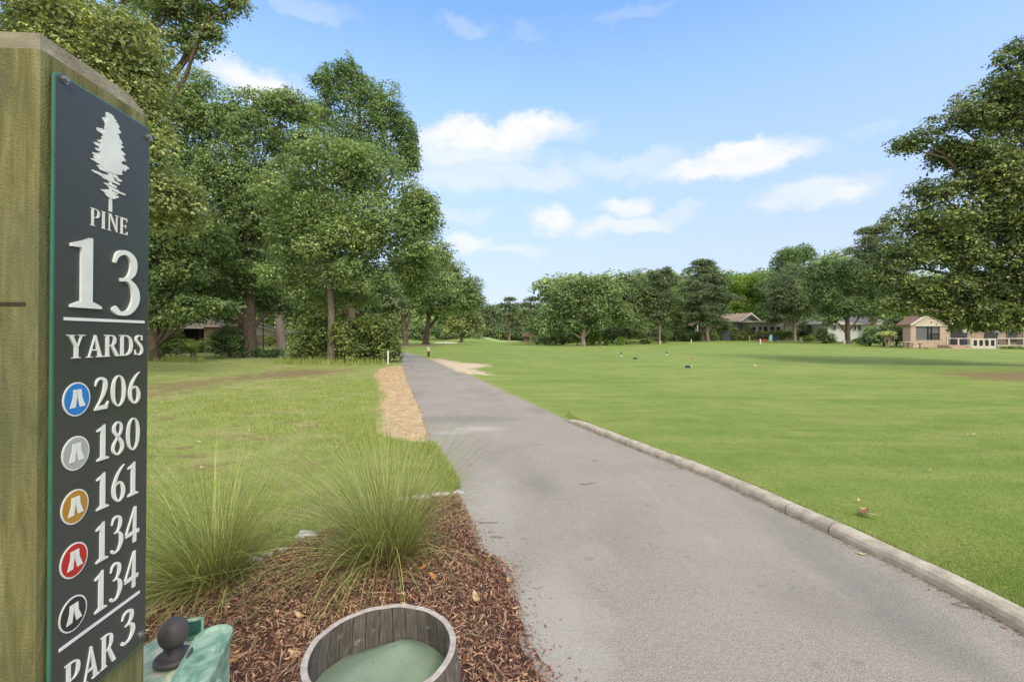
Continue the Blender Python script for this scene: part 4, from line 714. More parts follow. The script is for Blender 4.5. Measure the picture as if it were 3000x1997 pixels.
# letters: ribbons of changing width, bars and polygons in cap-height units
def cr(P, n_=7, closed=False):
    P = np.array(P, float); k = len(P); out = []
    rg = range(k) if closed else range(k - 1)
    for i in rg:
        p0, p1, p2, p3 = (P[(i - 1) % k] if closed or i > 0 else P[0] * 2 - P[1]), P[i], P[(i + 1) % k], (P[(i + 2) % k] if closed or i + 2 < k else P[-1] * 2 - P[-2])
        for j in range(n_):
            t = j / n_; out.append(.5 * ((2 * p1) + (-p0 + p2) * t + (2 * p0 - 5 * p1 + 4 * p2 - p3) * t * t + (-p0 + 3 * p1 - 3 * p2 + p3) * t ** 3))
    if not closed: out.append(P[-1])
    return np.array(out)
G = {
 '1': (.5, [('p', [(.17, .05), (.34, .05), (.34, 1), (.30, 1), (.17, .93)]), ('p', [(.02, .87), (.17, .93), (.30, 1), (.17, .84), (.02, .83)]), ('p', [(.02, 0), (.49, 0), (.49, .035), (.36, .09), (.15, .09), (.02, .035)])]),
 '0': (.62, [('c', [(.31, .985, .04), (.13, .83, .10), (.075, .5, .14), (.13, .17, .10), (.31, .015, .04), (.49, .17, .10), (.545, .5, .14), (.49, .83, .10)])]),
 '2': (.58, [('s', [(.05, .74, .02), (.12, .9, .07), (.27, .965, .075), (.42, .88, .13), (.44, .7, .15), (.36, .46, .11), (.22, .24, .06), (.08, .07, .04)]), ('p', [(.03, 0), (.5, 0), (.58, .23), (.54, .23), (.45, .13), (.12, .12), (.03, .05)])]),
 '3': (.55, [('s', [(.05, .78, .03), (.12, .92, .07), (.27, .965, .07), (.4, .87, .12), (.4, .7, .12), (.3, .57, .06), (.17, .53, .04)]), ('s', [(.17, .545, .03), (.32, .53, .06), (.44, .4, .13), (.45, .22, .14), (.33, .05, .08), (.17, .015, .06), (.08, .06, .10), (.05, .11, .07)])]),
 '4': (.62, [('p', [(.36, 0), (.49, 0), (.49, 1), (.44, 1), (.36, .9)]), ('p', [(.44, 1), (.40, 1), (.0, .33), (.0, .25), (.07, .33)]), ('p', [(.0, .23), (.62, .23), (.62, .33), (.0, .33)])]),
 '6': (.58, [('s', [(.54, 1.04, .01), (.38, .93, .06), (.2, .72, .10), (.1, .45, .14), (.12, .2, .13), (.24, .04, .07), (.36, .02, .06), (.47, .12, .12), (.5, .3, .14), (.43, .48, .10), (.32, .56, .06), (.2, .5, .03)])]),
 '8': (.56, [('c', [(.28, .975, .05), (.13, .88, .10), (.12, .72, .12), (.28, .53, .12), (.45, .33, .14), (.46, .15, .12), (.28, .02, .05), (.1, .13, .10), (.09, .3, .10), (.24, .5, .06), (.4, .66, .08), (.42, .86, .10)])]),
 'P': (.6, [('v', .14), ('s', [(.14, .965, .04), (.36, .965, .05), (.5, .86, .12), (.5, .64, .13), (.38, .51, .05), (.2, .495, .04)])]),
 'R': (.68, [('v', .14), ('s', [(.14, .965, .04), (.34, .965, .05), (.47, .86, .12), (.47, .65, .12), (.36, .52, .05), (.2, .5, .04)]), ('p', [(.28, .5), (.42, .5), (.68, .03), (.68, 0), (.53, 0)])]),
 'D': (.72, [('v', .14), ('s', [(.14, .965, .04), (.36, .955, .06), (.55, .8, .12), (.61, .5, .15), (.55, .2, .12), (.36, .045, .06), (.14, .035, .04)])]),
 'I': (.3, [('v', .15)]),
 'E': (.58, [('v', .14), ('p', [(.14, .95), (.52, .95), (.52, .78), (.49, .78), (.46, .91), (.14, .91)][:]), ('p', [(.14, 0), (.54, 0), (.56, .2), (.53, .2), (.48, .05), (.14, .05)]), ('p', [(.2, .48), (.44, .48), (.44, .53), (.2, .53)]), ('p', [(.41, .4), (.44, .4), (.44, .61), (.41, .61)]), ('p', [(.14, .95), (.52, .95), (.52, 1), (.14, 1)])]),
 'N': (.78, [('p', [(.1, 0), (.15, 0), (.15, .97), (.1, .97)]), ('p', [(.04, .96), (.2, .96), (.2, 1), (.04, 1)]), ('p', [(.02, 0), (.24, 0), (.24, .04), (.02, .04)]), ('p', [(.08, 1), (.24, 1), (.68, .12), (.68, 0), (.62, 0)]), ('p', [(.63, .0), (.68, .0), (.68, .97), (.63, .97)]), ('p', [(.55, .96), (.77, .96), (.77, 1), (.55, 1)])]),
 'Y': (.74, [('p', [(.29, .03), (.44, .03), (.44, .5), (.29, .5)]), ('p', [(.2, 0), (.53, 0), (.53, .04), (.2, .04)]), ('p', [(.05, .97), (.22, .97), (.43, .48), (.3, .48)]), ('p', [(.55, .97), (.61, .97), (.44, .5), (.40, .46)]), ('p', [(0, .96), (.3, .96), (.3, 1), (0, 1)]), ('p', [(.47, .96), (.72, .96), (.72, 1), (.47, 1)])]),
 'A': (.76, [('p', [(.32, 1), (.41, 1), (.68, .03), (.52, .03)]), ('p', [(.34, .93), (.36, .84), (.13, .03), (.08, .03)]), ('p', [(.17, .3), (.55, .3), (.55, .36), (.18, .36)]), ('p', [(0, 0), (.24, 0), (.24, .04), (0, .04)]), ('p', [(.44, 0), (.76, 0), (.76, .04), (.44, .04)])]),
 'S': (.52, [('s', [(.43, .82, .03), (.37, .93, .04), (.25, .97, .06), (.12, .88, .1), (.11, .74, .12), (.22, .6, .13), (.36, .45, .14), (.44, .28, .12), (.41, .12, .11), (.28, .02, .06), (.13, .05, .04), (.05, .2, .03)]), ('p', [(.41, .74), (.45, .74), (.45, .98), (.42, .98)]), ('p', [(.04, .02), (.07, .02), (.07, .27), (.04, .27)])]),
}
def glyph(mb, ch, u0, v0, wd, ht, h0, th):
    adv, parts = G[ch]; sx = wd / adv; lay = 0
    def put(poly):
        nonlocal lay
        slab(mb, [(u0 + x * sx, v0 + y * ht) for x, y in poly], h0, h0 + th + lay * .00006); lay += 1
    for kd, dt in parts:
        if kd == 'p':
            a = sum(dt[i][0] * dt[(i + 1) % len(dt)][1] - dt[(i + 1) % len(dt)][0] * dt[i][1] for i in range(len(dt))); put(dt if a > 0 else dt[::-1])
        elif kd == 'v':
            w_ = dt; put([(.06, .02), (.06 + w_, .02), (.06 + w_, .98), (.06, .98)]); put([(0, 0), (.12 + w_, 0), (.12 + w_, .04), (0, .04)]); put([(0, .96), (.12 + w_, .96), (.12 + w_, 1), (0, 1)])
        else:
            cl_ = kd == 'c'; C = cr(dt, 7, cl_); k = len(C); T = np.gradient(C[:, :2], axis=0) if not cl_ else (np.roll(C[:, :2], -1, 0) - np.roll(C[:, :2], 1, 0))
            T[:, 1] *= ht; T[:, 0] *= sx; T = unit(T); Nn = np.stack([-T[:, 1], T[:, 0]], 1); hw = C[:, 2] / 2 * sx
            cc = np.stack([u0 + C[:, 0] * sx, v0 + C[:, 1] * ht], 1); Lp = cc + Nn * hw[:, None]; Rp = cc - Nn * hw[:, None]; z1 = h0 + th + lay * .00006; lay += 1
            V = [W3(*p, h) for h in (h0, z1) for S_ in (Lp, Rp) for p in S_]; fs = []
            for i in (range(k) if cl_ else range(k - 1)):
                j = (i + 1) % k; fs += [(2 * k + i, 2 * k + j, 3 * k + j, 3 * k + i)[::-1], (i, j, 2 * k + j, 2 * k + i), (k + i, 3 * k + i, 3 * k + j, k + j)]
            if not cl_: fs += [(0, 2 * k, 3 * k, k), (k - 1, 2 * k - 1, 4 * k - 1, 3 * k - 1)]
            mb.add(V, fs)
def word(nm, txt, xl, xr, ybase, ytop, gap=.1, th=.0022, desc=None):
    """xl,xr,ybase,ytop read off the first letter's left, last letter's right, first letter's foot and head"""
    u0, v0 = puv(xl, ybase); _, v1 = puv(xl, ytop); u1, _ = puv(xr, ybase); ht = v1 - v0; sp = [.3 if c == ' ' else G[c][0] for c in txt]
    tot = sum(sp) + gap * (len(txt) - 1); sx = (u1 - u0) / tot; mb = MB(); u = u0
    for c, s_ in zip(txt, sp):
        if c != ' ': glyph(mb, c, u, v0 - (desc or {}).get(c, 0) * ht, s_ * sx, ht, .0046, th)
        u += (s_ + gap) * sx
    obj(nm, mb, SWHITE, plate)
word('lettering', 'PINE', 197, 283, 518, 477, .12, .0012)
word('hole_number', '13', 146, 311, 706, 536, .16, .004, {'3': .06})
word('lettering', 'YARDS', 144, 321, 825, 770, .06)
for nm_, x0, x1, yb, yt in [('206', 207, 315, 945, 869), ('180', 214, 314, 1062, 980), ('161', 214, 312, 1176, 1093), ('134', 214, 314, 1298, 1208), ('134', 212, 313, 1414, 1322)]:
    word('yardage', nm_, x0, x1, yb, yt, .1)
word('lettering', 'PAR', 146, 262, 1615, 1533, .08)
word('lettering', '3', 274, 308, 1490, 1415, .08)
def bar(nm, xa, ya, xb, yb, th):
    (u0, v0), (u1, v1) = puv(xa, ya), puv(xb, yb); v = (v0 + v1) / 2; mb = MB(); slab(mb, [(u0, v - th / 2), (u1, v - th / 2), (u1, v + th / 2), (u0, v + th / 2)], .0046, .006); obj(nm, mb, SWHITE, plate)
bar('rule', 137, 735, 324, 739, .005); bar('rule', 132, 1508, 318, 1351, .005)
def disc(mb, u, v, ru, rv, h0, h1, m=0, n_=40): slab(mb, [(u + ru * math.cos(2 * math.pi * i / n_), v + rv * math.sin(2 * math.pi * i / n_)) for i in range(n_)], h0, h1, m)
for cy, nm_, c_ in [(918, 'blue', (.03, .22, .62)), (1042, 'grey', (.42, .44, .43)), (1165, 'gold', (.50, .25, .035)), (1288, 'red', (.52, .025, .02)), (1411, 'dark', (.03, .035, .032))]:
    u, v = puv(168 - (cy - 918) * .008, cy); ru = (puv(200, cy)[0] - puv(136, cy)[0]) / 2; rv = (puv(168, cy - 39)[1] - puv(168, cy + 39)[1]) / 2
    mb = MB(); disc(mb, u, v, ru, rv, .0046, .0058); rg_ = obj('badge_ring', mb, SWHITE, plate)
    mb = MB(); disc(mb, u, v, ru * .91, rv * .92, .0058, .0061); obj('badge', mb, plain('badge_' + nm_, c_, tuple(x * .85 for x in c_), 10, .35), plate, label=nm_ + ' round tee badge with a white two legged emblem')
    mb = MB()
    for pl in ([(-.30, .60), (-.02, .60), (-.03, .15), (-.12, -.50), (-.55, -.52), (-.34, .1)], [(.02, .60), (.32, .60), (.36, .12), (.62, -.46), (.2, -.50), (.03, .1)]): slab(mb, [(u + x * ru * .95, v + y * rv * .95) for x, y in pl][::-1], .0061, .0068)
    obj('emblem', mb, SWHITE, plate)
# pine silhouette
mb = MB(); (uc, v0), (_, v1) = puv(243, 487), puv(243, 262); uw = (puv(281, 400)[0] - puv(197, 400)[0]) / 2; H_ = v1 - v0; rt = random.Random(11)
slab(mb, [(uc - uw * .09, v0), (uc + uw * .09, v0), (uc + uw * .04, v0 + H_ * .6), (uc - uw * .04, v0 + H_ * .6)], .0046, .0056)
env = [(.17, .3), (.22, .5), (.3, .75), (.38, .85), (.46, .85), (.55, .75), (.65, .68), (.75, .6), (.83, .45), (.9, .32), (.97, .16)]; lay = 0
for i_ in range(90):
    f = .15 + .84 * rt.random(); wm = np.interp(f, [e[0] for e in env], [e[1] for e in env]); x = rt.uniform(-1, 1) * wm * (1.0 if f > .45 else .9); y = f
    rw = rt.uniform(.2, .42) * (1.15 - .6 * f) * uw; rh = rt.uniform(.012, .030 if f > .42 else .016) * H_; n_ = 12
    pts = [(uc + x * uw + rw * math.cos(2 * math.pi * q / n_) * rt.uniform(.75, 1.15), v0 + y * H_ + rh * math.sin(2 * math.pi * q / n_) * rt.uniform(.6, 1.3) - abs(x) * H_ * .025) for q in range(n_)]
    slab(mb, pts, .0046, .0052 + lay * .000012); lay += 1
for f in np.linspace(.45, .93, 12):
    wm = np.interp(f, [e[0] for e in env], [e[1] for e in env]) * uw * .85; n_ = 14
    slab(mb, [(uc + wm * math.cos(2 * math.pi * q / n_) * rt.uniform(.8, 1.15), v0 + f * H_ + .05 * H_ * math.sin(2 * math.pi * q / n_)) for q in range(n_)], .0046, .0052 + lay * .000012); lay += 1
obj('pine_picture', mb, SWHITE, plate)
for dx, dy in [(134, 184), (330, 317), (322, 1458)]:
    u, v = puv(dx, dy); mb = MB(); disc(mb, u, v, .0065, .0065, .0046, .0066, 0, 20); disc(mb, u, v, .004, .004, .0066, .0105, 0, 6); obj('screw', mb, STEEL, plate)
# ------------------------------------------------------------------ ball washer
def _wash(nm, a, b_, c_):
    m, n = newmat(nm); pos = n.add('ShaderNodeTexCoord').outputs['Object']; f = n.noise(n.scale(pos, (1, .5, 1)), 16, 7, .62, 1.5)
    c = n.ramp(f, [(.30, a), (.48, b_), (.6, c_), (.75, b_)]); c = n.mix(n.rng(n.noise(pos, 60, 4, .7), .6, .7, 0, .5), c, (.62, .7, .62))
    n.add('ShaderNodeOutputMaterial', ins={0: n.add('ShaderNodeBsdfPrincipled', ins={'Base Color': c, 'Roughness': .42, 'Specular IOR Level': .4, 'Normal': n.bump(f, .15, .004)}).outputs[0]}); return m
WG = _wash('weathered_green_paint', (.05, .15, .11), (.19, .33, .25), (.32, .46, .36)); WP = _wash('worn_pale_paint', (.10, .30, .22), (.42, .52, .38), (.62, .64, .46))
RUB = plain('black_rubber', (.05, .045, .048), (.08, .07, .075), 12, .55, .15, bscale=30)
bwx, bwy = -.78, 1.13; BW = thing('ball_washer', 'weathered green golf ball washer with a black plunger knob', 'ball washer', (bwx, bwy, 0))
def outline(mb, pts, z0, z1, rim=.012, m=0):
    """lid with a raised rim round a shallow dish"""
    P = np.array(pts); c = P.mean(0); n_ = len(P); sc_ = 1 - rim / np.linalg.norm(P - c, axis=1)[:, None]; I1 = c + (P - c) * sc_; I2 = c + (P - c) * (sc_ - .05)
    rows = [(P * .0 + c + (P - c) * .96, z0), (P, z0 + .006), (P, z1 - .003), (c + (P - c) * (sc_ * .4 + .6), z1), (I1, z1), (I2, z1 - .006)]
    V = np.concatenate([np.column_stack([r, np.full(n_, z)]) for r, z in rows]); fs = [tuple(range(n_))[::-1], tuple(range(5 * n_, 6 * n_))]
    for q in range(5): fs += [(q * n_ + i, q * n_ + (i + 1) % n_, (q + 1) * n_ + (i + 1) % n_, (q + 1) * n_ + i) for i in range(n_)]
    return mb.add(V, fs, None, m)
def sta(cx, cy, w_, l_, ang, n_=14):   # stadium outline
    out = []
    for k_ in range(2 * n_):
        t = math.pi * (k_ % n_) / (n_ - 1) + (0 if k_ < n_ else math.pi); x = w_ / 2 * math.cos(t); y = w_ / 2 * math.sin(t) + (l_ / 2 - w_ / 2) * (1 if k_ < n_ else -1)
        out.append((cx + x * math.cos(ang) - y * math.sin(ang), cy + x * math.sin(ang) + y * math.cos(ang)))
    return out
mb = MB(); outline(mb, sta(-.722, 1.045, .084, .32, .31), .772, .796); obj('reservoir_lid', mb, WG, BW, smooth=False, bevel=.002)
mb = MB(); o_ = sta(-.722, 1.045, .072, .30, .31); n_ = len(o_); mb.add([(x, y, .772) for x, y in o_] + [(x * .98 - .016, y * .98 + .02, .52) for x, y in o_], [tuple(range(n_, 2 * n_))] + [(i, i + n_, (i + 1) % n_ + n_, (i + 1) % n_) for i in range(n_)]); obj('reservoir', mb, WG, BW, smooth=True)
mb = MB(); outline(mb, sta(-.822, 1.035, .135, .32, .31), .750, .782, .008); obj('washer_top', mb, WP, BW, bevel=.002)
mb = MB(); mb.lathe([(.062, 0), (.066, .01), (.06, .10), (.055, .22), (.045, .26), (.03, .28), (.03, .30)][::1], 28, (-.822, 1.06, .47)); obj('cylinder_body', mb, WG, BW, smooth=True)
mb = MB(); mb.box(-.02, .02, -.004, .004, 0, .06); mb.xf(.31, (-.812, 1.165, .770)); br = obj('bracket', mb, WG, BW, bevel=.003)
mb = MB(); mb.box(-.015, .015, -.006, -.0045, .02, .054); mb.xf(.31, (-.812, 1.165, .770)); obj('bracket_recess', mb, plain('dark_green_cast', (.02, .07, .06), (.03, .11, .09), 30, .5), br)
mb = MB(); mb.lathe([(.038, 0), (.040, .003), (.040, .008), (.036, .012), (.022, .012), (.021, .016), (.017, .017), (.0135, .03), (.0135, .06)], 36, (-.806, 1.084, .781), sy=1.0); obj('plunger_collar', mb, RUB, BW, smooth=False, bevel=.001)
mb = MB(); pr = [(.0135, .0), (.02, .004)] + [(.0315 * math.sin(math.pi * t) ** .9 if 0 < t < 1 else .001, .004 + .070 * (1 - math.cos(math.pi * t)) / 2) for t in np.linspace(.12, 1, 16)]
mb.lathe(pr, 32, (-.806, 1.084, .806), sy=1); obj('plunger_knob', mb, RUB, BW, smooth=True)
mb = MB(); yv = np.array([.697 + .04, 1.02]); mb.lathe([(.024, 0), (.024, .012), (.018, .016), (.016, .013), (.004, .013)], 24, (0, 0, 0)); st = 0
mb.v = [np.stack([v[:, 2] - .702, v[:, 0] + 1.06, v[:, 1] + .725], 1) for v in mb.v]; obj('drain_boss', mb, WG, BW, smooth=False, bevel=.001)
mb = MB(); mb.tube([(-.80, 1.07, -.1), (-.80, 1.07, .54)], [.03, .03], 16); obj('pedestal', mb, WG, BW, smooth=True)
# ------------------------------------------------------------------ sand barrel
def _bar():
    m, n = newmat('barrel_staves'); pos = n.add('ShaderNodeTexCoord').outputs['Object']; sp = n.add('ShaderNodeSeparateXYZ', ins={0: pos}); an = n.math('ARCTAN2', sp.outputs[1], sp.outputs[0])
    v = n.add('ShaderNodeCombineXYZ', ins={0: n.math('MULTIPLY', an, 1.0), 2: n.math('MULTIPLY', sp.outputs[2], .35)}).outputs[0]
    f = n.noise(v, 34, 7, .7, .6); st = n.add('ShaderNodeTexWhiteNoise', noise_dimensions='1D', ins={'W': n.math('FLOOR', n.math('MULTIPLY', an, 30 / 6.2832))}).outputs[0]
    gap = n.math('ABSOLUTE', n.math('SUBTRACT', n.math('FRACT', n.math('MULTIPLY', an, 30 / 6.2832)), .5))
    c = n.ramp(f, [(.3, (.03, .026, .022)), (.5, (.13, .115, .10)), (.68, (.27, .245, .22))]); c = n.mix(.35, c, n.mix(st, (.09, .075, .065), (.24, .21, .19)))
    c = n.mix(n.rng(gap, .465, .495), c, (.02, .018, .016)); c = n.mix(n.rng(n.noise(pos, 9, 4, .6), .62, .7, 0, .6), c, (.42, .46, .42))
    n.add('ShaderNodeOutputMaterial', ins={0: n.add('ShaderNodeBsdfPrincipled', ins={'Base Color': c, 'Roughness': .85, 'Specular IOR Level': .2, 'Normal': n.bump(f, .6, .004)}).outputs[0]}); return m
BST = _bar(); BRIM = plain('barrel_end_grain', (.50, .46, .43), (.33, .29, .27), 30, .8, .5, bscale=90)
b0 = (-.497, 1.735, 0); BR = thing('sand_barrel', 'weathered grey half barrel filled with green divot sand on the mulch', 'barrel', b0)
mb = MB(); N = 30
for i in range(N):                                  # thirty staves in one ring
    a0_, a1_ = 2 * math.pi * i / N + .004, 2 * math.pi * (i + 1) / N - .004; dz = random.uniform(-.002, .002); V = []
    for z, ro in ((0, .298), (.12, .308), (.25, .298), (.362 + dz, .280)):
        for r_ in (ro, ro - .022):
            for a in (a0_, a1_): V.append((b0[0] + r_ * math.cos(a), b0[1] + r_ * math.sin(a), z))
    fs = [(0, 2, 3, 1), (12, 13, 15, 14)]
    for q in range(3): k = 4 * q; fs += [(k, k + 1, k + 5, k + 4), (k + 3, k + 2, k + 6, k + 7), (k + 1, k + 3, k + 7, k + 5), (k + 2, k, k + 4, k + 6)]
    mb.add(V, fs)
stv = obj('staves', mb, BST, BR)
mb = MB(); a = np.linspace(0, 2 * math.pi, 91)[:-1]; V = []
for r_, z in ((.2585, .3625), (.2805, .3625), (.2812, .365), (.278, .3675), (.261, .3675), (.2578, .365)):
    V.append(np.stack([b0[0] + r_ * np.cos(a) * (1 + .002 * np.sin(a * 9)), b0[1] + r_ * np.sin(a) * (1 + .002 * np.sin(a * 9)), z + .0012 * np.sin(a * 13)], 1))
i = np.arange(90); j = (i + 1) % 90; mb.add(np.concatenate(V), np.concatenate([np.stack([q * 90 + i, q * 90 + j, ((q + 1) % 6) * 90 + j, ((q + 1) % 6) * 90 + i], 1) for q in range(6)])); obj('rim', mb, BRIM, BR, smooth=False)
mb = MB(); mb.lathe([(.3015, .20), (.307, .20), (.3015, .235), (.296, .235)], 60, b0, close=True); obj('hoop', mb, plain('rusty_iron', (.16, .09, .06), (.08, .06, .05), 20, .7, .3, metal=.5), BR)
mb = MB(); V = []; nr, na = 26, 64
for i in range(nr + 1):
    for j in range(na):
        r_ = .276 * i / nr; t = 2 * math.pi * j / na; x, y = r_ * math.cos(t), r_ * math.sin(t)
        h = .222 + .045 * math.exp(-((x - .03) ** 2 + (y - .16) ** 2) / .012) + .026 * math.exp(-((x + .1) ** 2 + (y - .02) ** 2) / .01) - .03 * (r_ / .3) ** 4 + .012 * math.exp(-((x - .13) ** 2 + (y - .05) ** 2) / .006) - .02 * math.exp(-((x + .0) ** 2 + (y - .03) ** 2) / .004) + .0015 * math.sin(x * 40 + 3 * math.sin(y * 20)) * math.sin(y * 50) - .014 * math.exp(-((x - .16) ** 2 + (y + .02) ** 2) / .0015) - .012 * math.exp(-((x - .06) ** 2 + (y - .1) ** 2) / .001) - .012 * (y > .2) * (x < -.02)
        V.append((b0[0] + x, b0[1] + y, h))
mb.add(V, [(i * na + j, (i + 1) * na + j, (i + 1) * na + (j + 1) % na, i * na + (j + 1) % na) for i in range(nr) for j in range(na)])
m, n = newmat('green_divot_sand'); pos = n.add('ShaderNodeTexCoord').outputs['Object']; f = n.noise(pos, 420, 4, .8); f2 = n.noise(pos, 9, 4, .6)
c = n.ramp(f, [(.3, (.12, .175, .12)), (.5, (.21, .285, .21)), (.7, (.34, .42, .32))]); c = n.mix(n.rng(f2, .4, .7, 0, .5), c, (.19, .25, .17)); c = n.mix(n.rng(n.noise(pos, 60, 3, .6), .68, .73), c, (.10, .12, .08))
n.add('ShaderNodeOutputMaterial', ins={0: n.add('ShaderNodeBsdfPrincipled', ins={'Base Color': c, 'Roughness': .95, 'Specular IOR Level': .1, 'Normal': n.bump(f, .6, .002)}).outputs[0]})
obj('green_sand', mb, m, BR, smooth=True)
# ------------------------------------------------------------------ houses
SH_TAN = plain('tan_shingles', (.36, .29, .23), (.26, .2, .16), 3, .9, .5, bscale=30, stretch=(1, 1, 3)); SH_GREY = plain('grey_shingles', (.24, .22, .21), (.16, .145, .14), 3, .9, .5, bscale=30)
SH_BRN = plain('brown_shingles', (.27, .16, .125), (.18, .11, .09), 4, .9, .5, bscale=30); GREYW = plain('blue_grey_siding', (.27, .33, .42), (.23, .29, .37), 2, .7, .2)
WHT = plain('white_trim', (.62, .59, .53), (.5, .47, .41), 5, .6); WALLW = plain('pale_blue_siding', (.6, .63, .62), (.5, .53, .52), 3, .7)
def brickmat(nm, c1, c2, mo, sc, bw=.5):
    m, n = newmat(nm); tc = n.add('ShaderNodeTexCoord').outputs['Object']; sp = n.add('ShaderNodeSeparateXYZ', ins={0: tc}); v = n.add('ShaderNodeCombineXYZ', ins={0: n.math('ADD', sp.outputs[0], sp.outputs[1]), 1: sp.outputs[2]}).outputs[0]
    b_ = n.add('ShaderNodeTexBrick', ins={'Vector': v, 'Color1': (*c1, 1), 'Color2': (*c2, 1), 'Mortar': (*mo, 1), 'Scale': sc, 'Mortar Size': .018, 'Brick Width': bw, 'Row Height': .25}).outputs[0]
    c = n.mix(n.rng(n.noise(tc, 2.5, 4, .6), .4, .7, 0, .35), b_, tuple(x * .6 for x in c1)); n.add('ShaderNodeOutputMaterial', ins={0: n.add('ShaderNodeBsdfPrincipled', ins={'Base Color': c, 'Roughness': .85}).outputs[0]}); return m
BRK = brickmat('tan_brick', (.42, .31, .23), (.32, .23, .17), (.5, .46, .4), 2.6); STONE = brickmat('blond_stone', (.50, .35, .28), (.38, .25, .2), (.66, .6, .5), 1.3, .45)
m, n = newmat('window_glass'); n.add('ShaderNodeOutputMaterial', ins={0: n.add('ShaderNodeBsdfPrincipled', ins={'Base Color': (.03, .035, .04, 1), 'Roughness': .08, 'Specular IOR Level': .6}).outputs[0]}); GLASS = m
DARK = plain('shaded_screen', (.035, .035, .04), (.05, .05, .055), 5, .7); SIDW = plain('cream_lap_siding', (.56, .50, .40), (.48, .43, .33), 4, .7)
def Xp(px, z): return (px - 1500) / F * z
def Zp(py, z): return EYE - (py - HZ) / F * z
def window(par, x0, x1, z0, z1, y, mull=1, fm=None, fr=.06):
    mb = MB(); yy = (y - .08, y - .002)
    mb.box(x0, x1, *yy, z1 - fr, z1).box(x0, x1, *yy, z0, z0 + fr).box(x0, x0 + fr, *yy, z0 + fr, z1 - fr).box(x1 - fr, x1, *yy, z0 + fr, z1 - fr)
    for k in range(mull): xm = x0 + (x1 - x0) * (k + 1) / (mull + 1); mb.box(xm - fr * .4, xm + fr * .4, y - .07, y - .002, z0 + fr, z1 - fr)
    zm = (z0 + z1) / 2; o = obj('window', mb, fm or WHT, par)
    mb = MB(); mb.box(x0 + fr, x1 - fr, y - .03, y - .004, z0 + fr, z1 - fr); obj('pane', mb, GLASS, o)
def lbox(*a, **k): mb = MB(); mb.box(*a); return mb
def part(nm, mb, mat, par, **k): return obj(nm, mb, mat, par, **k)
# blue grey gabled house
Z = 100; gz = tzf(Xp(2190, Z), Z); H = thing('house', 'blue grey gabled house with a tan roof and flat porch behind the hedge', 'house', (Xp(2190, Z), Z, gz), 'houses beyond the fairway on the right')
ex, ez, pz = 4.3, Zp(940, Z) - gz, Zp(916, Z) - gz; rot = R(33); c0 = (Xp(2196, Z), Z + 1, gz)
mb = MB(); mb.prism([(-3.7, 0), (3.7, 0), (3.7, ez - .1), (0, pz - .28), (-3.7, ez - .1)], .1, 10); mb.xf(rot, c0); part('wall', mb, GREYW, H)
mb = MB()
for s_ in (-1, 1): mb.prism([(0, pz), (s_ * 4.5, ez - .12), (s_ * 4.5, ez - .34), (0, pz - .22)][::s_], -.9, 10.5)
mb.xf(rot, c0); rf = part('roof', mb, SH_TAN, H)
mb = MB()
for s_ in (-1, 1): mb.prism([(0, pz + .05), (s_ * 4.6, ez - .1), (s_ * 4.6, ez - .38), (0, pz - .3)][::s_], -1.0, -.88)
mb.xf(rot, c0); part('fascia', mb, WHT, rf)
x0, x1 = Xp(2172, Z), Xp(2272, Z); zz = Zp(946, Z)
part('sunroom', lbox(x0, x1, Z - 3, Z + 1, gz, zz), plain('pale_grey_siding', (.52, .51, .5), (.46, .45, .44), 3, .7), H)
pr_ = part('porch_roof', lbox(Xp(2160, Z), Xp(2256, Z), Z - 4.2, Z + 1, zz, Zp(941, Z)), WHT, H)
for a_, b_ in ((2181, 2192), (2200, 2210), (2214, 2226), (2232, 2244), (2250, 2263)): window(H, Xp(a_, Z), Xp(b_, Z), Zp(971, Z), Zp(957, Z), Z - 3, 0)
for px in (2178, 2211, 2229, 2247): part('porch_post', lbox(Xp(px, Z) - .1, Xp(px, Z) + .1, Z - 3.3, Z - 3.1, gz, zz), WHT, H)
Z2 = 104; mb = MB(); mb.prism([(Xp(2034, Z2), gz), (Xp(2090, Z2), gz), (Xp(2090, Z2), Zp(942, Z2)), (Xp(2070, Z2), Zp(938, Z2)), (Xp(2034, Z2), Zp(952, Z2))], Z2, Z2 + 6); part('wing', mb, GREYW, H)
mb = MB(); mb.prism([(Xp(2012, Z2), Zp(955, Z2)), (Xp(2012, Z2), Zp(950, Z2)), (Xp(2080, Z2), Zp(934, Z2)), (Xp(2080, Z2), Zp(938, Z2))][::-1], Z2 - 1.2, Z2 + 7); part('wing_roof', mb, SH_TAN, H)
window(H, Xp(2045, Z2), Xp(2060, Z2), Zp(970, Z2), Zp(955, Z2), Z2, 1); part('wing_post', lbox(Xp(2037, Z2), Xp(2040, Z2), Z2 - 1, Z2 - .7, gz, Zp(949, Z2)), WHT, H)
# small white house between the trees
Z = 118; gz = tzf(Xp(2345, Z), Z); H = thing('house', 'white walled house glimpsed between the hedge and the spreading tree', 'house', (Xp(2345, Z), Z, gz), 'houses beyond the fairway on the right')
part('wall', lbox(Xp(2300, Z), Xp(2400, Z), Z, Z + 8, gz, Zp(955, Z)), WHT, H); mb = MB(); mb.prism([(Xp(2292, Z), Zp(955, Z)), (Xp(2408, Z), Zp(955, Z)), (Xp(2385, Z), Zp(942, Z)), (Xp(2315, Z), Zp(942, Z))], Z - .8, Z + 9); part('roof', mb, SH_GREY, H)
for a_ in (2340, 2348, 2356): window(H, Xp(a_, Z), Xp(a_ + 6, Z), Zp(970, Z), Zp(958, Z), Z, 0)
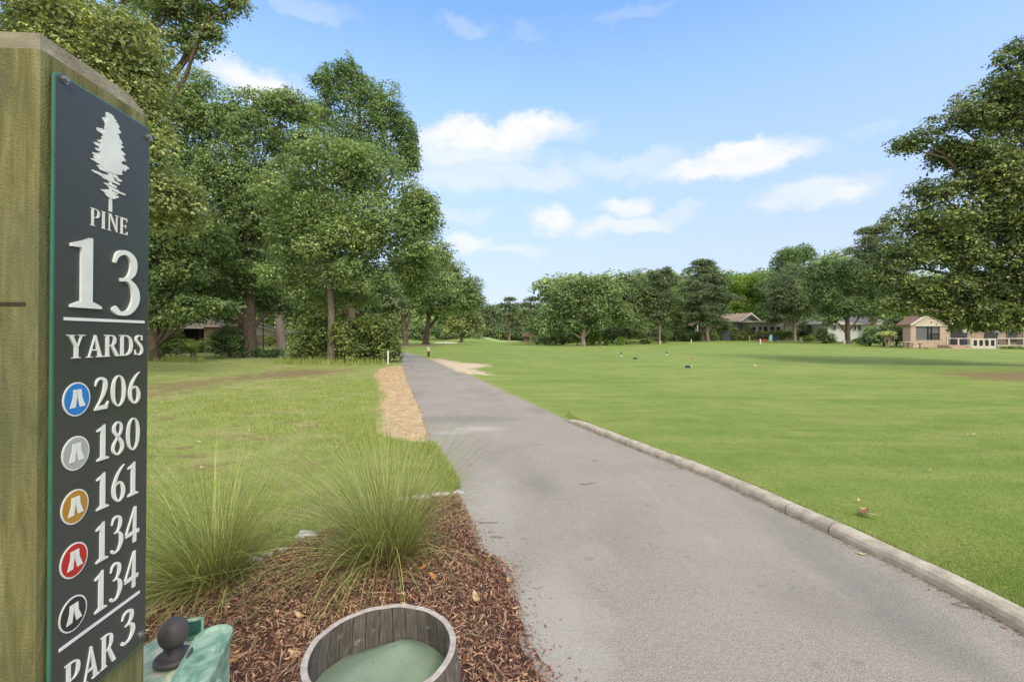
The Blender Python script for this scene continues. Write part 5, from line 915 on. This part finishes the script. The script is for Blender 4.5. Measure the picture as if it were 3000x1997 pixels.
# white house right of it
Z = 86; gz = tzf(Xp(2470, Z), Z); H = thing('house', 'pale house with a grey hip roof behind the dark spreading tree', 'house', (Xp(2470, Z), Z, gz), 'houses beyond the fairway on the right')
part('wall', lbox(Xp(2425, Z), Xp(2600, Z), Z, Z + 9, gz, Zp(947, Z)), WALLW, H)
mb = MB(); xa, xb, ze, zp_ = Xp(2415, Z), Xp(2612, Z), Zp(948, Z), Zp(908, Z); mb.add([(xa, Z - .7, ze), (xb, Z - .7, ze), (xb, Z + 10, ze), (xa, Z + 10, ze), (xa + 4.2, Z + 4.6, zp_), (xb - 4.2, Z + 4.6, zp_)], [(0, 1, 5, 4), (1, 2, 5), (2, 3, 4, 5), (3, 0, 4), (3, 2, 1, 0)]); rf = part('roof', mb, plain('pale_grey_shingles', (.5, .48, .46), (.4, .38, .37), 4, .9), H)
part('gutter', lbox(xa, xb, Z - .82, Z - .71, ze - .18, ze + .02), WHT, rf)
for a_, b_ in ((2436, 2450), (2462, 2474), (2497, 2509), (2511, 2524)): window(H, Xp(a_, Z), Xp(b_, Z), Zp(969, Z), Zp(950, Z), Z, 0, fr=.12)
# stone porch house on the right
Z = 59; gz = tzf(Xp(2720, Z), Z); H = thing('house', 'blond stone house with a screened gable porch and brown roof at the right', 'house', (Xp(2720, Z), Z, gz - .3), 'houses beyond the fairway on the right')
X = lambda p: Xp(p, Z); Y = lambda p: Zp(p, Z); mb = MB(); gz -= .3
mb.box(X(2668), X(2684), Z, Z + .35, gz, Y(952)).box(X(2754), X(2779), Z, Z + .35, gz, Y(952)).box(X(2684), X(2754), Z, Z + .35, gz, Y(996)).box(X(2668), X(2668) + .3, Z + .35, Z + 1.2, gz, Y(952)).box(X(2779) - .3, X(2779), Z + .35, Z + 3, gz, Y(996)); part('porch_wall', mb, STONE, H)
part('porch_screen', lbox(X(2684), X(2754), Z + .15, Z + .2, Y(996), Y(953.5)), plain('bug_screen', (.14, .15, .16), (.1, .11, .12), 2, .5), H)
mb = MB()
for px in (2721, 2731): mb.box(X(px) - .05, X(px) + .05, Z + .05, Z + .14, Y(996), Y(953.5))
for k in range(8): mb.box(X(2727 + k * 4) - .015, X(2727 + k * 4) + .015, Z + .07, Z + .1, Y(995), Y(977))
mb.box(X(2726), X(2754), Z + .06, Z + .11, Y(978), Y(976)); part('screen_frame', mb, plain('black_metal', (.02, .02, .02), None, 5, .5), H)
part('gable_siding', (lambda q: q.prism([(X(2672), Y(953.5)), (X(2775), Y(953.5)), (X(2724), Y(916))], Z - .05, Z + .3) and q)(MB()), SIDW, H)
mb = MB(); pk = (X(2724), Y(909))
for s_, e in ((-1, X(2660)), (1, X(2787))): mb.prism([pk, (e, Y(950)), (e, Y(954)), (pk[0], pk[1] - .22)][::s_], Z - .4, Z + 1.9)
pr_ = part('porch_roof', mb, SH_BRN, H)
mb = MB()
for s_, e in ((-1, X(2659)), (1, X(2788))): mb.prism([(pk[0], pk[1] + .03), (e, Y(949.5)), (e, Y(955)), (pk[0], pk[1] - .3)][::s_], Z - .5, Z - .402)
part('bargeboard', mb, WHT, pr_); part('beam', lbox(X(2682), X(2782), Z - .1, Z - .04, Y(955.5), Y(952)), WHT, H)
part('main_wall', lbox(X(2779), X(3060), Z + 3, Z + 3.6, gz, Y(948)), BRK, H)
mb = MB(); xa, xb, ze, zp_ = X(2772), X(3170), Y(951), Y(890); mb.add([(xa, Z + 2, ze), (xb, Z + 2, ze), (xb, Z + 6, ze), (xa, Z + 6, ze), (xa + 3, Z + 4.5, zp_), (xb - 4, Z + 4.5, zp_)], [(0, 1, 5, 4), (1, 2, 5), (2, 3, 4, 5), (3, 0, 4), (3, 2, 1, 0)]); part('main_roof', mb, SH_BRN, H)
X2 = lambda p: Xp(p, Z + 3); mb = MB(); mb.box(X2(2786), X2(2832), Z + 2.9, Z + 2.99, gz, Zp(957, Z + 3)); part('patio_opening', mb, DARK, H)
mb = MB(); mb.prism([(X2(2880), gz), (X2(2924), gz), (X2(2921), Zp(976, Z + 3)), (X2(2914), Zp(972.5, Z + 3)), (X2(2890), Zp(972.5, Z + 3)), (X2(2884), Zp(976, Z + 3))], Z + 2.9, Z + 2.99); part('arched_opening', mb, DARK, H)
window(H, X2(2948), X2(2992), Zp(1002, Z + 3), Zp(968, Z + 3), Z + 3, 2, plain('red_brown_trim', (.3, .16, .12), None, 5, .6)); part('stone_pier', lbox(X(2994), X(3012), Z - .2, Z + .6, gz, Y(960)), STONE, H)
# porch fence with gate in front
Z = 57; X = lambda p: Xp(p, Z); Y = lambda p: Zp(p, Z); gz = tzf(X(2850), Z)
FN = thing('fence', 'white railing fence with a wide cut out gate in front of the stone house', 'fence', (X(2775), Z, gz))
for px, w_ in ((2775, 3), (2807, 4), (2842, 4), (2919, 4), (2955, 4), (2999, 4)): part('fence_post', lbox(X(px - w_ / 2), X(px + w_ / 2), Z - .06, Z + .06, gz, Y(991)), WHT, FN)
for a_, b_ in ((2776, 2842), (2919, 3020)):
    mb = MB(); mb.box(X(a_), X(b_), Z - .09, Z + .09, Y(992.3), Y(990)).box(X(a_), X(b_), Z - .03, Z + .03, Y(1013), Y(1010.5)); part('rail', mb, WHT, FN); mb = MB()
    for k in range(int((b_ - a_) / 2.3)): mb.box(X(a_ + 2 + 2.3 * k) - .012, X(a_ + 2 + 2.3 * k) + .012, Z - .012, Z + .012, Y(1011), Y(992)); 
    part('balusters', mb, plain('black_iron', (.02, .02, .02), None, 5, .5), FN)
mb = MB(); mb.box(X(2844), X(2917), Z - .12, Z - .065, Y(996), Y(991)).box(X(2844), X(2917), Z - .12, Z - .065, Y(1024), Y(1013))
for px in (2846, 2863, 2880, 2897, 2914): mb.box(X(px - 3), X(px + 3), Z - .12, Z - .065, Y(1013), Y(996))
mb.box(X(2850), X(2912), Z + .02, Z + .03, Y(1013), Y(996), 1); part('gate', mb, [WHT, DARK], FN)
def pole_thing(nm, lab, cat, px, y0, y1, z, wd, mat, grp=None, head=None):
    x0 = Xp(px, z); z0 = tzf(x0, z); zt_ = Zp(y0, z); r_ = thing(nm, lab, cat, (x0, z, z0), grp); mb = MB(); mb.tube([(x0, z, z0 - .1), (x0, z, zt_)], [wd / 2, wd / 2], 8); obj('pole', mb, mat, r_)
    if head:
        hw, hh, hm = head; mb = MB(); mb.box(x0 - hw / 2, x0 + hw / 2, z - hw / 2, z + hw / 2, zt_, zt_ + hh); e = hw * .75
        mb.add([(x0 - e, z - e, zt_ + hh), (x0 + e, z - e, zt_ + hh), (x0 + e, z + e, zt_ + hh), (x0 - e, z + e, zt_ + hh), (x0, z, zt_ + hh * 1.5)], [(0, 1, 4), (1, 2, 4), (2, 3, 4), (3, 0, 4), (3, 2, 1, 0)]); obj('head', mb, hm, r_)
    return r_
BLUEP = plain('blue_painted_metal', (.05, .1, .25), (.04, .08, .2), 5, .5); GREYP = plain('grey_wood', (.12, .1, .1), (.2, .17, .15), 8, .8)
pole_thing('lantern_post', 'blue post with a white lantern head left of the white gate', 'lamp post', 2825, 974, 1015, 56, .08, BLUEP, 'blue lantern posts by the stone house', (.26, .26, WHT))
pole_thing('lantern_post', 'blue post with a pale lantern head at the right end of the gate', 'lamp post', 2920, 977, 1015, 56, .08, BLUEP, 'blue lantern posts by the stone house', (.26, .26, plain('lantern_glass', (.5, .55, .62), None, 5, .4)))
pole_thing('bird_feeder', 'dark roofed bird feeder on a pole left of the stone porch', 'bird feeder', 2620, 992, 1020, 57, .12, GREYP, None, (.42, .28, GREYP))
def lathe_thing(nm, lab, cat, px, z, prof, mat, grp=None): x0 = Xp(px, z); mb = MB(); mb.lathe(prof, 24, (x0, z, tzf(x0, z))); return obj(nm, mb, mat, label=lab, cat=cat, group=grp, smooth=False)
BBM = plain('dark_bronze', (.05, .055, .05), None, 9, .6); TER = plain('terracotta', (.42, .22, .15), (.33, .17, .12), 8, .8); POT = plain('white_pot', (.72, .7, .66), None, 6, .6)
lathe_thing('bird_bath', 'dark bird bath against the stone porch wall', 'bird bath', 2695, 57.5, [(.16, 0), (.14, .05), (.06, .12), (.05, .4), (.12, .47), (.28, .52), (.29, .55), (.25, .54), (.02, .49)], BBM)
lathe_thing('planter', 'low brown planter bowl on the grass before the stone porch', 'planter', 2714, 54, [(.15, 0), (.2, .04), (.24, .16), (.2, .16), (.17, .1), (.01, .1)], TER)
lathe_thing('plant_pot', 'white flower pot at the end of the clipped hedge', 'pot', 2347, 86, [(.2, 0), (.3, .7), (.34, .75), (.28, .75), (.2, .6), (.01, .6)], POT, 'white flower pots'); lathe_thing('plant_pot', 'white flower pot at the foot of the spreading tree', 'pot', 2473, 73, [(.16, 0), (.25, .5), (.28, .55), (.24, .55), (.18, .45), (.01, .45)], POT, 'white flower pots')
Z = 55; X = lambda p: Xp(p, Z); gz = tzf(X(2800), Z); mb = MB(); mb.box(X(2782), X(2828), Z, Z + 1.6, gz - .1, gz + .42).box(X(2778), X(2833), Z - .5, Z - .004, gz - .1, gz + .2); obj('brick_steps', mb, brickmat('red_brick', (.46, .28, .2), (.36, .22, .16), (.5, .45, .4), 3), label='two low red brick steps left of the white gate', cat='steps')
mb = MB(); mb.box(X(2722), X(2925), Z - .9, Z - .52, gz - .1, gz + .03); obj('concrete_walk', mb, CONC, kind='structure')
mb = MB(); x0, x1 = Xp(2640, 58), Xp(2668, 58); z0 = tzf(x0, 58); mb.box(x0, x1, 57.6, 58.4, z0 + .78, z0 + .84); tb = thing('garden_table', 'pale topped garden table beside the stone porch', 'table', (x0, 58, z0)); obj('table_top', mb, WHT, tb)
for xx in (x0 + .08, x1 - .08):
    for yy in (57.7, 58.3): obj('leg', lbox(xx - .04, xx + .04, yy - .04, yy + .04, z0, z0 + .78), GREYP, tb)
# flower bed plants along the fence
for k, (px, w_) in enumerate([(2945, 11), (2966, 9), (2988, 11)]): bush(('left', 'middle', 'right')[k] + ' of the three low green shrubs in the bed below the white railing', px, 54, [(px, 1020, w_, 7)], .14, L_HEDGE, group='low shrubs below the white railing', tint=.5, clump=.4)
# pale bare little tree
x0, y0 = gpos(2598, 57); z0 = tzf(x0, y0); rt_ = thing('crape_myrtle', 'small pale trunked tree with a flat fan of twigs before the dark shrubs', 'tree', (x0, y0, z0)); mt = MB()
for k in range(3): mt.tube(limb((x0, y0, z0), (x0 + (k - .6) * .5, y0 + rs.uniform(-.2, .2), z0 + 1.1), .05), np.linspace(.1, .06, 5), 7)
for k in range(14): a_ = x0 + rs.uniform(-.4, .6); mt.tube(limb((a_, y0, z0 + 1.0), (x0 + rs.uniform(-1.1, 1.1), y0 + rs.uniform(-.5, .5), z0 + rs.uniform(1.5, 2.1)), .05), np.linspace(.04, .015, 5), 5)
obj('trunk', mt, BARK_P, rt_); mb = MB(); crown(mb, [(x0, y0, z0 + 1.85, 1.15, .7, .28)], .12, 1.0, tint=.75, fill=.1); obj('crown', mb, L_YEL, rt_)
# left houses
Z = 44; gz = tzf(Xp(620, Z), Z); H = thing('house', 'tan brick house with a white eave behind the grove on the left', 'house', (Xp(600, Z), Z, gz), 'houses behind the left grove'); H.rotation_euler.z = .5; X = lambda p: Xp(p, Z); Y = lambda p: Zp(p, Z)
mb = MB(); mb.box(X(330), X(540), Z, Z + 8, gz, Y(960)).box(X(598), X(628), Z, Z + 8, gz, Y(960)).box(X(628), X(724), Z + 2.5, Z + 8, gz, Y(952)).box(X(540), X(598), Z + 2.2, Z + 8, gz, Y(960)); part('wall', mb, BRK, H)
part('entry_recess', lbox(X(541), X(597), Z + 2.05, Z + 2.19, gz, Y(962)), DARK, H); part('porch_post', lbox(X(586), X(590), Z + .1, Z + .3, gz, Y(960)), plain('dark_wood', (.05, .03, .025), None, 8, .7), H)
mb = MB(); xa, xb, ze, zp_ = X(300), X(640), Y(958), Y(885); mb.add([(xa, Z - .7, ze), (xb, Z - .7, ze), (xb, Z + 10, ze), (xa, Z + 10, ze), (xa + 3, Z + 5, zp_), (xb - 3, Z + 5, zp_)], [(0, 1, 5, 4), (1, 2, 5), (2, 3, 4, 5), (3, 0, 4), (3, 2, 1, 0)]); rf = part('roof', mb, SH_TAN, H)
part('gutter', lbox(xa, X(600), Z - .85, Z - .71, ze - .16, ze + .03), WHT, rf); mb = MB(); xa, xb = X(625), X(735); mb.add([(xa, Z + 1.9, Y(952)), (xb, Z + 1.9, Y(952)), (xb, Z + 10, Y(952)), (xa, Z + 6, Y(925)), (xb - 2, Z + 6, Y(925))], [(0, 1, 4, 3), (1, 2, 4)]); part('low_roof', mb, SH_GREY, H)
Z = 80; gz = tzf(Xp(800, Z), Z); H = thing('house', 'white gabled house with a brick base seen between the thick trunks', 'house', (Xp(830, Z), Z, gz), 'houses behind the left grove'); H.rotation_euler.z = .4; X = lambda p: Xp(p, Z); Y = lambda p: Zp(p, Z)
part('brick_base', lbox(X(730), X(830), Z, Z + 8, gz, Y(981)), BRK, H); mb = MB(); mb.prism([(X(728), Y(981)), (X(832), Y(981)), (X(832), Y(976)), (X(760), Y(952)), (X(728), Y(958))], Z - .05, Z + 8); part('gable_siding', mb, WHT, H)
mb = MB(); mb.prism([(X(752), Y(948)), (X(842), Y(977)), (X(842), Y(973)), (X(756), Y(943))], Z - .8, Z + 9); rf = part('roof', mb, SH_GREY, H); mb = MB(); mb.prism([(X(750), Y(951)), (X(843), Y(980)), (X(843), Y(976.5)), (X(750), Y(947.5))], Z - .95, Z - .81); part('fascia', mb, WHT, rf)
part('carport', lbox(X(833), X(880), Z + 1, Z + 1.3, Y(974), Y(967)), WHT, H); part('carport_post', lbox(X(845), X(848), Z + 1, Z + 1.25, gz, Y(974)), WHT, H); part('carport_post', lbox(X(872), X(875), Z + 1, Z + 1.25, gz, Y(974)), WHT, H)
x0, z0 = Xp(771, 42), tzf(Xp(771, 42), 42); mb = MB(); mb.tube([(x0, 42, z0), (x0, 42, Zp(932, 42)), (x0 + .25, 42, Zp(918, 42))], [.06, .05, .05], 8); obj('dark_pole', mb, plain('dark_red_pole', (.07, .03, .035), None, 6, .6), label='thin dark pole standing right of the thick oak trunk', cat='pole')
Z = 150; X = lambda p: Xp(p, Z); gz = tzf(X(1590), Z) ; H = thing('house', 'low brown house half hidden right of the green', 'house', (X(1590), Z, gz - 1)); part('wall', lbox(X(1535), X(1605), Z, Z + 8, gz - 1, Zp(985, Z)), plain('mauve_brick', (.3, .22, .2), (.24, .18, .17), 6, .9), H); mb = MB(); mb.prism([(X(1528), Zp(986, Z)), (X(1612), Zp(986, Z)), (X(1590), Zp(972, Z)), (X(1548), Zp(972, Z))], Z - 1, Z + 9); part('roof', mb, SH_BRN, H)
# ------------------------------------------------------------------ golf things
WS = plain('white_stake_paint', (.78, .76, .72), (.66, .64, .6), 12, .6); YS = plain('yellow_stake_paint', (.7, .55, .2), None, 12, .6)
def stake(px, py, z, h, w_, mat, lab, grp, tilt=0.0):
    x0 = Xp(px, z); z0 = tzf(x0, z); mb = MB(); mb.prism([(-w_ / 2, -.1), (w_ / 2, -.1), (w_ / 2, h - w_ * .4), (w_ * .2, h), (-w_ * .2, h), (-w_ / 2, h - w_ * .4)], -w_ / 2, w_ / 2)
    mb.v = [np.stack([v[:, 0] + x0 + v[:, 2] * tilt, v[:, 1] + z, v[:, 2] + z0], 1) for v in mb.v]; obj('marker_stake', mb, mat, label=lab, cat='stake', group=grp)
GSK = 'boundary stakes around the fairway'
stake(1137, 1065, 25.6, .74, .07, WS, 'white stake in front of the big rounded bush beside the path', GSK)
stake(1934, 1005, 76, .6, .12, WS, 'short white stake right of the straight pale pine', GSK); stake(2025, 1003, 80, .72, .12, WS, 'white stake left of the twin pines', GSK); stake(2228, 1006, 76, .85, .14, WS, 'white stake on the grass in front of the clipped hedge', GSK, -.08); stake(2197, 997, 86, 1.15, .12, YS, 'yellowish leaning stake left of the toy playset', GSK, -.12)
stake(1873, 1006, 80, .22, .16, YS, 'small yellow stump marker at the tree line', GSK)
Z = 34.6; x0 = Xp(1255.5, Z); z0 = tzf(x0, Z); r_ = thing('yardage_post', 'short square yardage post with a white plate and red band beside the path', 'post', (x0, Z, z0)); b_ = .085
obj('post', lbox(x0 - b_, x0 + b_, Z - b_, Z + b_, z0 - .1, z0 + .36), plain('dark_green_post', (.06, .09, .06), (.04, .06, .04), 9, .7), r_); obj('red_band', lbox(x0 - b_ - .003, x0 + b_ + .003, Z - b_ - .003, Z + b_ + .003, z0 + .36, z0 + .44), plain('red_band', (.5, .09, .03), None, 9, .6), r_)
obj('cap', lbox(x0 - b_, x0 + b_, Z - b_, Z + b_, z0 + .44, z0 + .73), WS, r_); mb = MB(); yy = (Z - b_ - .004, Z - b_ - .0005); gm = plain('grey_print', (.3, .33, .32), None, 9, .6)
mb.box(x0 - .035, x0 + .03, *yy, z0 + .655, z0 + .67).box(x0 - .035, x0 - .02, *yy, z0 + .56, z0 + .655).box(x0 + .015, x0 + .03, *yy, z0 + .56, z0 + .655); pr_ = obj('printed_mark', mb, gm, r_); obj('printed_line', lbox(x0 - .045, x0 + .045, *yy, z0 + .49, z0 + .51), plain('green_print', (.03, .3, .12), None, 9, .6), r_)
Z = 165; x0 = Xp(1463, Z); z0 = tzf(x0, Z); r_ = thing('flagstick', 'yellow golf flag on a thin pole standing on the green', 'flag', (x0, Z, z0)); mb = MB(); mb.tube([(x0, Z, z0), (x0, Z, z0 + 2.1)], [.05, .045], 6); obj('pole', mb, WS, r_)
mb = MB(); V = []
for i in range(7):
    for j in range(4): V.append((x0 + .05 + .14 * i, Z + .08 * math.sin(i * 1.2), z0 + 2.1 - .17 * j * 1.0 - .25 * (i / 6) ** 2 - (.0)))
mb.add(V, [(i * 4 + j, (i + 1) * 4 + j, (i + 1) * 4 + j + 1, i * 4 + j + 1) for i in range(6) for j in range(3)]); fo = obj('flag', mb, plain('yellow_flag', (.7, .55, .06), None, 9, .7), r_); fo.modifiers.new('thickness', 'SOLIDIFY').thickness = .02
BSND = plain('bunker_sand', (.78, .70, .62), (.66, .58, .5), 2, .95); V = []; Zc = 108; xc = Xp(1305, Zc)
for t in np.linspace(0, 2 * math.pi, 33)[:-1]: xx, yy = xc + 2.7 * math.cos(t) * (1 + .1 * math.sin(3 * t)), Zc + 2.6 * math.sin(t); V.append((xx, yy, tzf(xx, yy) + .02 + .18 * math.sin(t)))
obj('bunker_sand', MB().add(V, [tuple(range(32))]), BSND, kind='structure')
# tee markers
NAVY = plain('navy_paint', (.02, .035, .09), (.015, .025, .06), 12, .45); 
def teeblock(px, py, z, lab, endm):
    x0 = Xp(px, z); z0 = tzf(x0, z) + .01; r_ = thing('tee_marker', lab, 'tee marker', (x0, z, z0), 'tee markers lying on the fairway'); mb = MB()
    mb.lathe([(.0, -.14), (.045, -.135), (.055, -.11), (.055, .09), (.045, .1), (.0, .1)], 12, (0, 0, 0), close=True); mb.v = [np.stack([x0 + v[:, 2], z + v[:, 1], z0 + .055 + v[:, 0]], 1) for v in mb.v]; obj('block', mb, NAVY, r_, smooth=False)
    mb = MB(); mb.lathe([(.0, -.05), (.035, -.035), (.05, 0), (.035, .035), (.0, .05)], 12, (x0 + .15, z, z0 + .06), close=True); obj('end_ball', mb, endm, r_, smooth=True)
teeblock(1861, 1055, 29.5, 'navy tee marker with a red end, the one farther from the path kerb', plain('coral_paint', (.6, .16, .1), None, 9, .5)); teeblock(2016, 1078, 22.3, 'navy tee marker with a cream ball end, nearest on the fairway', plain('cream_paint', (.72, .66, .42), None, 9, .5))
def smallm(px, z, lab):
    x0 = Xp(px, z); z0 = tzf(x0, z); r_ = thing('tee_marker', lab, 'tee marker', (x0, z, z0), 'small upright tee markers'); mb = MB(); mb.lathe([(.055, 0), (.055, .12), (.03, .13)], 12, (x0, z, z0)); obj('base', mb, WS, r_); mb = MB(); mb.lathe([(.06, .13), (.06, .22), (.02, .27), (.012, .34)], 12, (x0, z, z0)); obj('top', mb, NAVY, r_)
smallm(1820, 33, 'upright white marker with a dark top, left of the pair'); smallm(1953, 35, 'upright white marker with a dark top, right of the pair')
for px, py, lab, c_ in [(2027, 1054, 'small coral tee peg marker beyond the cream ended block', (.6, .16, .1)), (2212, 1076, 'small pinkish white marker alone on the right of the tees', (.75, .6, .52))]:
    x0, y0 = P2(px, py); mb = MB(); mb.lathe([(.02, 0), (.075, .02), (.08, .045), (.05, .075), (.01, .085)], 14, (x0, y0, tzf(x0, y0))); obj('tee_marker', mb, plain('marker_paint', c_, None, 9, .5), label=lab, cat='tee marker', group='small round tee markers', smooth=True)
# toy playset beside the hedge
Z = 88; X = lambda p: Xp(p, Z); gz = tzf(X(2260), Z); r_ = thing('playset', 'toy playhouse with mint panels and a blue slide in front of the hedge', 'playset', (X(2260), Z, gz))
mint = plain('mint_plastic', (.3, .62, .56), (.26, .55, .5), 6, .5); mb = MB(); mb.prism([(X(2252), gz), (X(2263), gz), (X(2262), gz + 1.2), (X(2256), gz + 1.25)], Z, Z + .12); obj('side_panel', mb, mint, r_)
mb = MB(); mb.prism([(X(2253), gz + .06), (X(2257), gz + .06), (X(2257.5), gz + .5), (X(2254), gz + .55)], Z - .02, Z - .003); obj('round_window', mb, plain('yellow_plastic', (.6, .5, .12), None, 6, .5), r_)
mb = MB(); mb.prism([(X(2262.5), gz + 1.2), (X(2275), gz + .02), (X(2271), gz + .02), (X(2262.5), gz + .9)], Z - .05, Z + .5); obj('slide', mb, plain('blue_plastic', (.02, .08, .5), None, 6, .4), r_)
mb = MB(); mb.box(X(2235), X(2251), Z + .3, Z + 1, gz, gz + .42); wg = obj('sandbox', mb, plain('red_plastic', (.42, .07, .05), None, 6, .5), label='low red sandbox left of the mint playhouse', cat='sandbox')
mb = MB(); mb.prism([(X(2236), gz + .9), (X(2251), gz + .9), (X(2252), gz + 1.1), (X(2246), gz + 1.35), (X(2239), gz + 1.25)], Z + 1.1, Z + 1.6); cp = thing('canopy', 'small dark canopy above the red sandbox', 'canopy', (X(2244), Z + 1.3, gz)); obj('cover', mb, DARK, cp)
for px in (2237, 2250): obj('leg', lbox(X(px) - .03, X(px) + .03, Z + 1.3, Z + 1.36, gz, gz + .95), DARK, cp)
